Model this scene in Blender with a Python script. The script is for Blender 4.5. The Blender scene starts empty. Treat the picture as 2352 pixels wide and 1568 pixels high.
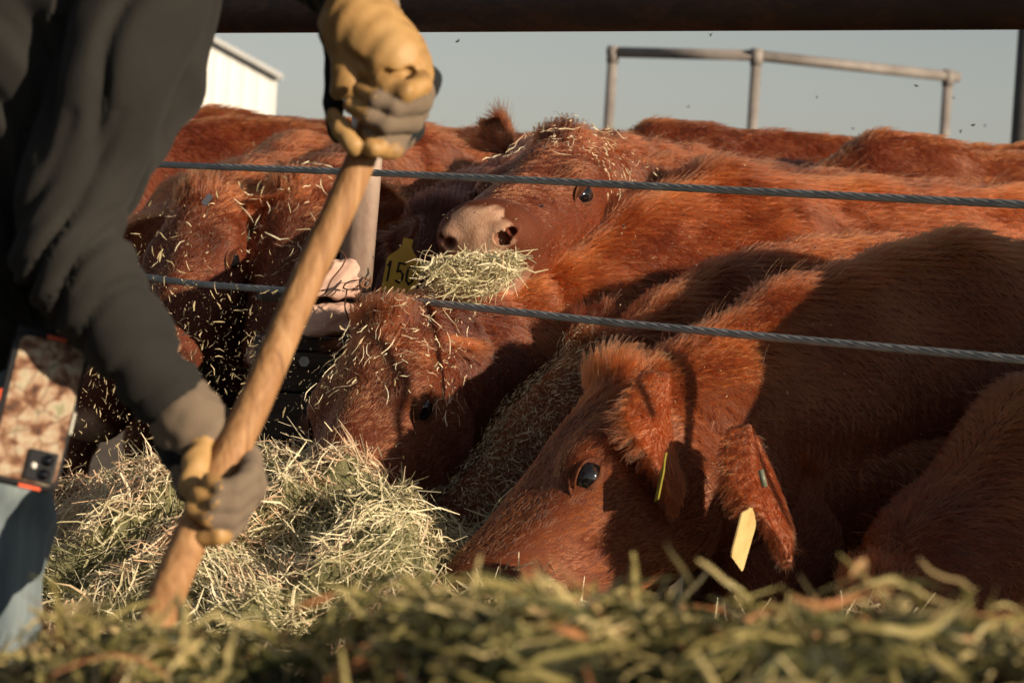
import bpy, math, numpy as np, os
from mathutils import Vector, Matrix
rng = np.random.default_rng(7)
SC = bpy.context.scene
COL = SC.collection

# ------------------------------------------------------------------ camera
A = np.array
def nrm(v):
    v = np.asarray(v, float); return v / (np.linalg.norm(v) + 1e-12)
CAM = A([0., 0., .96]); PITCH = math.radians(-2.43); ROLL = math.radians(3.5)
FWD = A([0, math.cos(PITCH), math.sin(PITCH)])
_r0 = A([1., 0, 0]); _u0 = np.cross(_r0, FWD)
RIGHT = math.cos(ROLL) * _r0 + math.sin(ROLL) * _u0
UP = -math.sin(ROLL) * _r0 + math.cos(ROLL) * _u0
K = .36 / 2352.
def P(u, v, d):
    """a point of the place, d metres in front of the camera station"""
    return CAM + d * (FWD + RIGHT * (u - 1176) * K + UP * (784 - v) * K)
def project(p):
    q = np.asarray(p) - CAM; d = q @ FWD
    return 1176 + (q @ RIGHT) / d / K, 784 - (q @ UP) / d / K, d
cam = bpy.data.cameras.new('camera'); camo = bpy.data.objects.new('camera', cam); COL.objects.link(camo)
M = Matrix([[RIGHT[i], UP[i], -FWD[i], CAM[i]] for i in range(3)] + [[0, 0, 0, 1]])
camo.matrix_world = M
cam.lens = 100; cam.sensor_width = 36; cam.clip_end = 3000; cam.clip_start = .05
cam.dof.use_dof = True; cam.dof.focus_distance = 4.75; cam.dof.aperture_fstop = 8
SC.camera = camo

# ------------------------------------------------------------------ world and sun
SUN_EL = math.radians(16.5); SUN_AZ = math.radians(53)       # azimuth to the right of straight behind the camera
TOSUN = A([math.sin(SUN_AZ) * math.cos(SUN_EL), -math.cos(SUN_AZ) * math.cos(SUN_EL), math.sin(SUN_EL)])
w = bpy.data.worlds.new('World'); SC.world = w; w.use_nodes = True
nt = w.node_tree; bg = nt.nodes['Background']
sky = nt.nodes.new('ShaderNodeTexSky'); sky.sky_type = 'NISHITA'; sky.sun_disc = False
sky.sun_elevation = SUN_EL; sky.sun_rotation = math.atan2(TOSUN[0], TOSUN[1])
sky.air_density = 1.0; sky.dust_density = .6; sky.ozone_density = 1.0; sky.altitude = 300
hs = nt.nodes.new('ShaderNodeHueSaturation'); hs.inputs['Saturation'].default_value = .38
nt.links.new(sky.outputs[0], hs.inputs['Color']); nt.links.new(hs.outputs[0], bg.inputs[0]); bg.inputs[1].default_value = .05
sl = bpy.data.lights.new('sun', 'SUN'); sl.energy = 5.0; sl.angle = math.radians(.5); sl.color = (1, .82, .60)
so = bpy.data.objects.new('sun', sl); COL.objects.link(so)
so.rotation_euler = Vector(TOSUN).to_track_quat('Z', 'Y').to_euler()
SC.view_settings.view_transform = 'Standard'; SC.view_settings.look = 'None'; SC.view_settings.exposure = .55
SC.view_settings.gamma = 1
SC.cycles.use_denoising = True; SC.cycles.max_bounces = 6; SC.cycles.transparent_max_bounces = 8
SC.cycles.diffuse_bounces = 3; SC.cycles.glossy_bounces = 3; SC.cycles.caustics_reflective = False
SC.cycles.use_light_tree = False
FUR = 1.0

# ------------------------------------------------------------------ materials
def mat(name, col, rough=.6, spec=.3, **kw):
    m = bpy.data.materials.new(name); m.use_nodes = True
    b = m.node_tree.nodes['Principled BSDF']
    b.inputs['Base Color'].default_value = (*col, 1); b.inputs['Roughness'].default_value = rough
    b.inputs['Specular IOR Level'].default_value = spec
    if kw.get('metal'): b.inputs['Metallic'].default_value = kw['metal']
    return m
def nodes(m): return m.node_tree.nodes, m.node_tree.links, m.node_tree.nodes['Principled BSDF']
def ramp(n, stops):
    r = n.new('ShaderNodeValToRGB'); e = r.color_ramp.elements
    while len(e) < len(stops): e.new(.5)
    for q, (p, c) in zip(e, stops): q.position = p; q.color = (*c, 1)
    return r
def noise_mat(name, stops, scale=10, detail=6, rough=.7, bump=0, bscale=None, stretch=None, spec=.3, coord='Object', dist=0):
    m = mat(name, stops[0][1], rough, spec); n, l, b = nodes(m)
    tc = n.new('ShaderNodeTexCoord'); mp = n.new('ShaderNodeMapping'); l.new(tc.outputs[coord], mp.inputs[0])
    if stretch: mp.inputs['Scale'].default_value = stretch
    t = n.new('ShaderNodeTexNoise'); t.inputs['Scale'].default_value = scale; t.inputs['Detail'].default_value = detail
    t.inputs['Roughness'].default_value = .65; t.inputs['Distortion'].default_value = dist
    l.new(mp.outputs[0], t.inputs['Vector']); r = ramp(n, stops); l.new(t.outputs[0], r.inputs[0]); l.new(r.outputs[0], b.inputs['Base Color'])
    if bump:
        t2 = n.new('ShaderNodeTexNoise'); t2.inputs['Scale'].default_value = bscale or scale * 3; t2.inputs['Detail'].default_value = 5
        l.new(mp.outputs[0], t2.inputs['Vector'])
        bp = n.new('ShaderNodeBump'); bp.inputs['Strength'].default_value = bump; bp.inputs['Distance'].default_value = .004
        l.new(t2.outputs[0], bp.inputs['Height']); l.new(bp.outputs[0], b.inputs['Normal'])
    return m

def hair_mat(name, c0, c1, rough=.30):
    """red coat: strands vary from c0 to c1, 'tone' attribute darkens dirty locks and the coat painted as shaded"""
    m = bpy.data.materials.new(name); m.use_nodes = True; n, l = m.node_tree.nodes, m.node_tree.links
    n.remove(n['Principled BSDF']); out = n['Material Output']
    h = n.new('ShaderNodeBsdfHairPrincipled'); h.parametrization = 'COLOR'
    h.inputs['Roughness'].default_value = rough; h.inputs['Radial Roughness'].default_value = .45
    hi = n.new('ShaderNodeHairInfo'); at = n.new('ShaderNodeAttribute'); at.attribute_name = 'tone'
    mx = n.new('ShaderNodeMix'); mx.data_type = 'RGBA'; mx.inputs['A'].default_value = (*c0, 1); mx.inputs['B'].default_value = (*c1, 1)
    ad = n.new('ShaderNodeMath'); ad.operation = 'MULTIPLY_ADD'; ad.inputs[1].default_value = .55
    l.new(hi.outputs['Random'], ad.inputs[0]); l.new(at.outputs['Fac'], ad.inputs[2]); ad.use_clamp = True
    l.new(ad.outputs[0], mx.inputs['Factor']); l.new(mx.outputs['Result'], h.inputs['Color'])
    l.new(h.outputs[0], out.inputs['Surface']); return m
M_FUR = hair_mat('red_fur', (.026, .005, .002), (.31, .056, .0115))
M_FURD = hair_mat('shaded_and_lash_fur', (.022, .006, .004), (.12, .028, .010))  # darker coat copy with shade painted in; eyelashes use it too

def skin_mat():
    m = mat('cow_hide', (.12, .03, .012), .7, .15); n, l, b = nodes(m)
    a = n.new('ShaderNodeAttribute'); a.attribute_name = 'nose'
    mx = n.new('ShaderNodeMix'); mx.data_type = 'RGBA'; mx.inputs['A'].default_value = (.10, .026, .012, 1)
    tc = n.new('ShaderNodeTexCoord'); t = n.new('ShaderNodeTexNoise'); t.inputs['Scale'].default_value = 28; t.inputs['Detail'].default_value = 6
    l.new(tc.outputs['Object'], t.inputs['Vector'])
    r = ramp(n, [(.3, (.32, .17, .105)), (.5, (.50, .30, .20)), (.7, (.57, .36, .25))]); l.new(t.outputs[0], r.inputs[0])
    l.new(r.outputs[0], mx.inputs['B']); l.new(a.outputs['Fac'], mx.inputs['Factor']); l.new(mx.outputs['Result'], b.inputs['Base Color'])
    v = n.new('ShaderNodeTexVoronoi'); v.inputs['Scale'].default_value = 230; l.new(tc.outputs['Object'], v.inputs['Vector'])
    bp = n.new('ShaderNodeBump'); bp.inputs['Strength'].default_value = .5; bp.inputs['Distance'].default_value = .0015
    hm = n.new('ShaderNodeMath'); hm.operation = 'MULTIPLY'; hm.inputs[1].default_value = .3; l.new(a.outputs['Fac'], hm.inputs[0]); l.new(hm.outputs[0], bp.inputs['Strength']); l.new(v.outputs[0], bp.inputs['Height']); l.new(bp.outputs[0], b.inputs['Normal'])
    return m
M_HIDE = skin_mat()
M_EYE = mat('eyeball', (.006, .005, .006), .04, .7)
M_LID = noise_mat('eyelid_skin', [(.3, (.05, .018, .010)), (.7, (.13, .045, .022))], 60, rough=.75, bump=.4, spec=.1)
M_INNER = noise_mat('ear_skin', [(.3, (.14, .05, .028)), (.7, (.30, .12, .07))], 20, rough=.6)

def hay_mat(name, stops, trans=.25):
    m = bpy.data.materials.new(name); m.use_nodes = True; n, l, b = nodes(m)
    b.inputs['Roughness'].default_value = .55; b.inputs['Specular IOR Level'].default_value = .35
    at = n.new('ShaderNodeAttribute'); at.attribute_name = 'tone'
    r = ramp(n, stops); l.new(at.outputs['Fac'], r.inputs[0]); l.new(r.outputs[0], b.inputs['Base Color'])
    tr = n.new('ShaderNodeBsdfTranslucent'); l.new(r.outputs[0], tr.inputs[0])
    mx = n.new('ShaderNodeMixShader'); mx.inputs[0].default_value = trans
    l.new(b.outputs[0], mx.inputs[1]); l.new(tr.outputs[0], mx.inputs[2]); l.new(mx.outputs[0], n['Material Output'].inputs['Surface'])
    return m
M_HAY = hay_mat('pale_green_hay', [(0, (.10, .105, .05)), (.3, (.36, .33, .18)), (.6, (.74, .66, .43)), (.85, (.87, .78, .57)), (1, (.62, .42, .27))])
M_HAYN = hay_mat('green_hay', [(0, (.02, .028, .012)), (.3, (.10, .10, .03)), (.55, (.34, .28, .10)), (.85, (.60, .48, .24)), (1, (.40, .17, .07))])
M_CHAFF = hay_mat('chaff', [(0, (.16, .13, .06)), (.5, (.38, .31, .17)), (1, (.60, .48, .31))], .2)

# ------------------------------------------------------------------ object helpers
def link(o, parent=None, **props):
    COL.objects.link(o)
    if parent is not None:
        o.parent = parent
    for k, v in props.items(): o[k] = v
    return o
def root(name, loc, label, cat, group=None):
    o = bpy.data.objects.new(name, None); o.location = loc; o.empty_display_size = .1
    link(o, label=label, category=cat)
    if group: o['group'] = group
    bpy.context.view_layer.update()
    return o
def wloc(o):
    t = A([0., 0, 0])
    while o is not None: t = t + A(o.location); o = o.parent
    return t
def mesh(name, v, f, m, parent=None, smooth=True, attrs=None, matidx=None, **props):
    """one mesh object; vertices are given in place, kept in place under the parent"""
    v = np.asarray(v, float)
    org = wloc(parent) if parent is not None else None
    if org is None:
        org = A([v[:, 0].mean(), v[:, 1].mean(), v[:, 2].min()])
    me = bpy.data.meshes.new(name)
    if isinstance(f, np.ndarray):
        n = len(f); k = f.shape[1]
        me.vertices.add(len(v)); me.vertices.foreach_set('co', (v - org).astype(np.float32).ravel())
        me.loops.add(n * k); me.loops.foreach_set('vertex_index', f.astype(np.int32).ravel())
        me.polygons.add(n); me.polygons.foreach_set('loop_start', np.arange(0, n * k, k, dtype=np.int32))
        me.update(calc_edges=True)
    else:
        me.from_pydata((v - org).tolist(), [], f); me.update()
    me.polygons.foreach_set('use_smooth', np.full(len(me.polygons), smooth))
    for mm in (m if isinstance(m, (list, tuple)) else [m]): me.materials.append(mm)
    if matidx is not None: me.polygons.foreach_set('material_index', np.asarray(matidx, np.int32))
    for k, a in (attrs or {}).items():
        at = me.attributes.new(k, 'FLOAT', 'POINT'); at.data.foreach_set('value', np.asarray(a, np.float32))
    o = bpy.data.objects.new(name, me)
    link(o, parent, **props)
    if parent is None: o.location = org
    return o
def strands(name, pts, r0, r1, m, parent=None, tone=None, **props):
    """hair curves: pts (N,K,3)"""
    N, Kp, _ = pts.shape
    if N == 0: return None
    org = wloc(parent) if parent is not None else A([0., 0, 0])
    c = bpy.data.hair_curves.new(name); c.add_curves([Kp] * N)
    c.position_data.foreach_set('vector', (pts - org).astype(np.float32).ravel())
    t = np.linspace(0, 1, Kp)
    rad = (np.asarray(r0).reshape(-1, 1) * (1 - t) + np.asarray(r1).reshape(-1, 1) * t) * np.ones((N, 1))
    a = c.attributes.get('radius') or c.attributes.new('radius', 'FLOAT', 'POINT'); a.data.foreach_set('value', rad.astype(np.float32).ravel())
    if tone is not None:
        a = c.attributes.new('tone', 'FLOAT', 'CURVE'); a.data.foreach_set('value', np.asarray(tone, np.float32))
    c.materials.append(m)
    o = bpy.data.objects.new(name, c); link(o, parent, **props); return o

def tube(path, rad, n=16, cap=True, twist=None):
    path = np.asarray(path, float); rad = np.broadcast_to(rad, len(path)); T = np.gradient(path, axis=0)
    T /= np.linalg.norm(T, axis=1)[:, None]
    ref = A([0, 0, 1.]) if abs(T[0][2]) < .9 else A([1., 0, 0])
    s = nrm(np.cross(T[0], ref)); V = []
    for i in range(len(path)):
        s = nrm(s - T[i] * (s @ T[i])); b = np.cross(T[i], s)
        a = np.linspace(0, 2 * np.pi, n, endpoint=False)
        V.append(path[i] + rad[i] * (np.cos(a)[:, None] * s + np.sin(a)[:, None] * b))
    V = np.concatenate(V); F = []
    for i in range(len(path) - 1):
        for j in range(n):
            F.append((i * n + j, i * n + (j + 1) % n, (i + 1) * n + (j + 1) % n, (i + 1) * n + j))
    if cap:
        F.append(tuple(range(n))[::-1]); F.append(tuple((len(path) - 1) * n + j for j in range(n)))
    return V, F
def join(parts):
    V = []; F = []; o = 0
    for v, f in parts:
        V.append(np.asarray(v)); F += [tuple(int(i) + o for i in q) for q in f]; o += len(v)
    return np.concatenate(V), F
def box(c, ax, ay, az, bev=.0):
    """box with half-axis vectors, bevelled by bev (fraction metres)"""
    c, ax, ay, az = map(lambda q: np.asarray(q, float), (c, ax, ay, az))
    import bmesh
    bm = bmesh.new(); bmesh.ops.create_cube(bm, size=2)
    L = [np.linalg.norm(q) for q in (ax, ay, az)]
    for v in bm.verts: v.co = Vector((v.co.x * L[0], v.co.y * L[1], v.co.z * L[2]))
    if bev: bmesh.ops.bevel(bm, geom=bm.edges[:], offset=bev, segments=2, affect='EDGES', profile=.7)
    R = np.stack([ax / L[0], ay / L[1], az / L[2]])
    V = A([list(v.co) for v in bm.verts]) @ R + c; F = [tuple(v.index for v in f.verts) for f in bm.faces]; bm.free()
    return V, F

# cheap vector noise made of sine waves
class SNoise:
    def __init__(s, freq, seed, n=7):
        r = np.random.default_rng(seed); d = r.normal(size=(n, 3)); d /= np.linalg.norm(d, axis=1)[:, None]
        s.k = d * freq * r.uniform(.6, 1.7, (n, 1)) * 2 * np.pi; s.p = r.uniform(0, 6.28, n); s.a = r.normal(size=(n, 3)) * 1.2 / math.sqrt(n)
    def __call__(s, p): return np.sin(p @ s.k.T + s.p) @ s.a

# ------------------------------------------------------------------ implicit surfaces
def ell(c, r, k=.03, R=None, tag=0, sub=False): return ('e', np.asarray(c, float), np.asarray(r, float), k, R, tag, sub)
def cone(a, b, ra, rb, k=.03, tag=0, sub=False): return ('c', np.asarray(a, float), np.asarray(b, float), (ra, rb), k, tag, sub)
def implicit(prims, xs, ys, zs):
    shp = (len(xs), len(ys), len(zs)); D = np.full(shp, .25, np.float32); T = np.zeros(shp, np.int8)
    cell = max(np.diff(xs).max(), np.diff(ys).max(), np.diff(zs).max())
    ax = (xs, ys, zs)
    for p in prims:
        if p[0] == 'e':
            _, c, r, k, R, tag, sub = p; rr = np.full(3, r.max()) if R is not None else r; lo = c - rr; hi = c + rr
        else:
            _, a, b, (ra, rb), k, tag, sub = p; lo = np.minimum(a - ra, b - rb); hi = np.maximum(a + ra, b + rb)
        mg = k + 2.5 * cell
        sl_ = []
        for i in range(3):
            i0 = max(0, np.searchsorted(ax[i], lo[i] - mg) - 1); i1 = min(shp[i], np.searchsorted(ax[i], hi[i] + mg) + 1); sl_.append(slice(i0, i1))
        if any(s.stop <= s.start for s in sl_): continue
        sl_ = tuple(sl_)
        X = xs[sl_[0]][:, None, None]; Y = ys[sl_[1]][None, :, None]; Z = zs[sl_[2]][None, None, :]
        if p[0] == 'e':
            q = (X - c[0], Y - c[1], Z - c[2])
            if R is not None: q = tuple(R[i][0] * q[0] + R[i][1] * q[1] + R[i][2] * q[2] for i in range(3))
            k0 = np.sqrt(sum((q[i] / r[i]) ** 2 for i in range(3))); k1 = np.sqrt(sum((q[i] / r[i] ** 2) ** 2 for i in range(3))) + 1e-6
            d = k0 * (k0 - 1) / k1
        else:
            ba = b - a; L = ba @ ba + 1e-9
            t = np.clip(((X - a[0]) * ba[0] + (Y - a[1]) * ba[1] + (Z - a[2]) * ba[2]) / L, 0, 1)
            d = np.sqrt((X - a[0] - t * ba[0]) ** 2 + (Y - a[1] - t * ba[1]) ** 2 + (Z - a[2] - t * ba[2]) ** 2) - (ra + (rb - ra) * t)
        C = D[sl_]
        if sub:
            h = np.maximum(k - np.abs(C + d), 0) / k; D[sl_] = np.maximum(C, -d) + h * h * k * .25
            if tag: T[sl_] = np.where(-d > C - .004, tag, T[sl_])
        else:
            T[sl_] = np.where(d < C, tag, T[sl_])
            h = np.maximum(k - np.abs(C - d), 0) / k; D[sl_] = np.minimum(C, d) - h * h * k * .25
    return D, T
def surface_net(D, T, xs, ys, zs, smooth=2):
    S = D < 0; nx, ny, nz = D.shape
    def cc(a):
        return [a[i:nx - 1 + i, j:ny - 1 + j, k:nz - 1 + k] for i in (0, 1) for j in (0, 1) for k in (0, 1)]
    cs = cc(S); anyin = cs[0].copy(); allin = cs[0].copy()
    for c in cs[1:]: anyin |= c; allin &= c
    act = anyin & ~allin; I = np.argwhere(act); idx = np.full(act.shape, -1, np.int32); idx[act] = np.arange(len(I))
    corn = [(i, j, k) for i in (0, 1) for j in (0, 1) for k in (0, 1)]
    V = np.zeros((len(I), 3)); n = np.zeros(len(I))
    dv = {c: D[I[:, 0] + c[0], I[:, 1] + c[1], I[:, 2] + c[2]] for c in corn}
    for c in corn:
        for axis in range(3):
            if c[axis] == 0:
                c2 = list(c); c2[axis] = 1; c2 = tuple(c2); a = dv[c]; b = dv[c2]; x = (a < 0) != (b < 0)
                t = np.where(x, a / np.where(x, a - b, 1), 0); p = np.tile(A(c, dtype=float), (len(I), 1)); p[:, axis] += t
                V += np.where(x[:, None], p, 0); n += x
    V = V / n[:, None] + I
    W = np.stack([np.interp(V[:, 0], np.arange(nx), xs), np.interp(V[:, 1], np.arange(ny), ys), np.interp(V[:, 2], np.arange(nz), zs)], 1)
    F = []
    for axis in range(3):
        a = [slice(1, -1)] * 3; a[axis] = slice(0, -1); b = list(a); b[axis] = slice(1, None)
        s0 = S[tuple(a)]; s1 = S[tuple(b)]; E = np.argwhere(s0 != s1)
        fl = s0[tuple(E.T)]; off = np.ones(3, int); off[axis] = 0; E = E + off
        u = (axis + 1) % 3; w_ = (axis + 2) % 3; q = []
        for du, dw in ((-1, -1), (0, -1), (0, 0), (-1, 0)):
            e = E.copy(); e[:, u] += du; e[:, w_] += dw; q.append(idx[e[:, 0], e[:, 1], e[:, 2]])
        q = np.stack(q, 1); q[~fl] = q[~fl][:, ::-1]; F.append(q)
    F = np.concatenate(F); F = F[(F >= 0).all(1)]
    tg = T[I[:, 0], I[:, 1], I[:, 2]]
    ed = np.concatenate([F[:, [0, 1]], F[:, [1, 2]], F[:, [2, 3]], F[:, [3, 0]]])
    for _ in range(smooth):
        acc = np.zeros_like(W); cnt = np.bincount(ed.ravel(), minlength=len(W)).astype(float)
        for k in range(3):
            acc[:, k] = np.bincount(ed[:, 0], W[ed[:, 1], k], len(W)) + np.bincount(ed[:, 1], W[ed[:, 0], k], len(W))
        W = .5 * W + .5 * acc / np.maximum(cnt, 1)[:, None]
    return W, F, tg
def vnormals(V, F):
    a = V[F[:, 2]] - V[F[:, 0]]; b = V[F[:, 3]] - V[F[:, 1]]; fn = np.cross(a, b); N = np.zeros_like(V)
    for j in range(4):
        for k in range(3): N[:, k] += np.bincount(F[:, j], fn[:, k], len(V))
    return N / (np.linalg.norm(N, axis=1)[:, None] + 1e-12), fn
def axis_grid(lo, hi, flo, fhi, fine, coarse):
    """coordinates from lo to hi, fine spacing inside flo..fhi"""
    x = [lo]
    while x[-1] < hi:
        c = x[-1]; d = max(flo - c, c - fhi, 0)
        x.append(c + min(coarse, fine + d * .35))
    return A(x)
def build_implicit(prims, fine, coarse=None, fbox=None, smooth=2):
    lo = np.min([(p[1] - (p[2].max() if p[0] == 'e' else 0)) if p[0] == 'e' else np.minimum(p[1] - p[3][0], p[2] - p[3][1]) for p in prims if not p[-1]], 0) - .05
    hi = np.max([(p[1] + (p[2].max() if p[0] == 'e' else 0)) if p[0] == 'e' else np.maximum(p[1] + p[3][0], p[2] + p[3][1]) for p in prims if not p[-1]], 0) + .05
    if fbox is None: fbox = (lo, hi); coarse = fine
    ax = [axis_grid(lo[i], hi[i], fbox[0][i], fbox[1][i], fine, coarse) for i in range(3)]
    D, T = implicit(prims, *ax); return surface_net(D, T, *ax, smooth=smooth)

# ------------------------------------------------------------------ fur on any surface
def scatter(V, F, N, fn, dens, mask=None, seed=0, cull=True):
    """random points on quads with smooth normals; keeps what faces the viewer's side of the pen and lies near the view"""
    r = np.random.default_rng(seed)
    c = V[F].mean(1); u, v, d = project(c); ar = np.linalg.norm(fn, axis=1) * .5
    k = np.ones(len(F), bool)
    if cull:
        vd = CAM - c; vd /= np.linalg.norm(vd, axis=1)[:, None]
        face = (fn * vd).sum(1) / (np.linalg.norm(fn, axis=1) + 1e-12)
        k &= (u > -350) & (u < 2800) & (v > -250) & (v < 1750) & (face > -.35)
    dd = dens if np.isscalar(dens) else dens[F].mean(1)
    e = np.where(k, ar * dd, 0)
    if mask is not None: e = e * mask[F].mean(1)
    cnt = r.poisson(e); fi = np.repeat(np.arange(len(F)), cnt); n = len(fi)
    a, b = r.random(n), r.random(n); w4 = np.stack([(1 - a) * (1 - b), a * (1 - b), a * b, (1 - a) * b], 1)
    p = (V[F[fi]] * w4[..., None]).sum(1); nn = (N[F[fi]] * w4[..., None]).sum(1); nn /= np.linalg.norm(nn, axis=1)[:, None]
    return p, nn, fi, w4

NZ1, NZ2, NZ3 = SNoise(9, 1), SNoise(34, 2), SNoise(2.2, 3)
def grow(p, n, comb, length, lift=.35, seed=0, curl=.25, clump=.35, cell=.012, K_=5):
    r = np.random.default_rng(seed + 50); N = len(p)
    comb = comb - n * (comb * n).sum(1)[:, None]; comb /= np.linalg.norm(comb, axis=1)[:, None] + 1e-9
    comb = comb + .28 * NZ1(p) + curl * NZ2(p) + r.normal(size=(N, 3)) * .10
    comb = comb - n * (comb * n).sum(1)[:, None]; comb /= np.linalg.norm(comb, axis=1)[:, None] + 1e-9
    L = length * r.uniform(.55, 1.15, N)
    t = np.linspace(0, 1, K_)[None, :, None]
    d0 = n * np.asarray(lift).reshape(-1, 1) + comb
    pts = p[:, None] + L[:, None, None] * (d0[:, None] * t + (n * (-.30 * np.asarray(lift).reshape(-1, 1)))[:, None] * t ** 2 * 1.2)
    side = np.cross(n, comb); ph = NZ2(p * 1.7)[:, :1]
    pts += (L[:, None] * .10 * side)[:, None] * np.sin(t * 3.5 + ph[:, None] * 3) * ph[:, None]
    tip = pts[:, -1]; key = np.floor(tip / cell); h = np.abs(np.sin(key @ A([12.9898, 78.233, 37.719])) * 43758.5453) % 1
    ctr = (key + .3 + .4 * np.stack([h, (h * 7.13) % 1, (h * 3.71) % 1], 1)) * cell
    pts += ((ctr - tip) * clump)[:, None] * t ** 2
    pts -= n[:, None] * .0006
    return pts

# ------------------------------------------------------------------ cattle
BACK = nrm([.70, .71, 0])
def frame(x, yhint):
    x = nrm(x); z = nrm(np.cross(x, yhint)); y = np.cross(z, x); return np.stack([x, y, z])
def ear_mesh(base, tip, open_dir, width, cup=.35):
    """cupped leaf: returns quads, inner side faces open_dir"""
    ax = tip - base; L = np.linalg.norm(ax); ax /= L; o = nrm(open_dir - ax * (open_dir @ ax)); s = np.cross(ax, o)
    nu, nv = 22, 15; U = np.linspace(0, 1, nu); W = np.linspace(-1, 1, nv); top = []; bot = []
    for u in U:
        wd = width * (.42 + .62 * math.sin(min(1, u * 1.25) * math.pi * .62)) * (1 - max(0, u - .55) ** 1.7 / .45 ** 1.7 * .93)
        for q in W:
            lift = cup * wd * (q * q) * (1.5 - u); c = base + ax * L * (u - .10 * q * q * u) + s * wd * .5 * q * (1.0) + o * (lift * .5 - .012 * u * L / .18)
            c = c + o * .006 * math.sin(q * 5 + u * 3)
            top.append(c + o * .0022); bot.append(c - o * .0032)
    V = A(top + bot); n = nu * nv; F = []
    for i in range(nu - 1):
        for j in range(nv - 1):
            a = i * nv + j; F.append((a, a + 1, a + nv + 1, a + nv)); F.append((n + a, n + a + nv, n + a + nv + 1, n + a + 1))
    for i in range(nu - 1):
        for j in (0, nv - 1):
            a = i * nv + j; q = (a, a + nv, n + a + nv, n + a); F.append(q if j == 0 else q[::-1])
    for j in range(nv - 1):
        for i in (0, nu - 1):
            a = i * nv + j; q = (a, n + a, n + a + 1, a + 1); F.append(q if i == 0 else q[::-1])
    # consistent winding
    F = A(F); return V, F, ax, s, o

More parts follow.
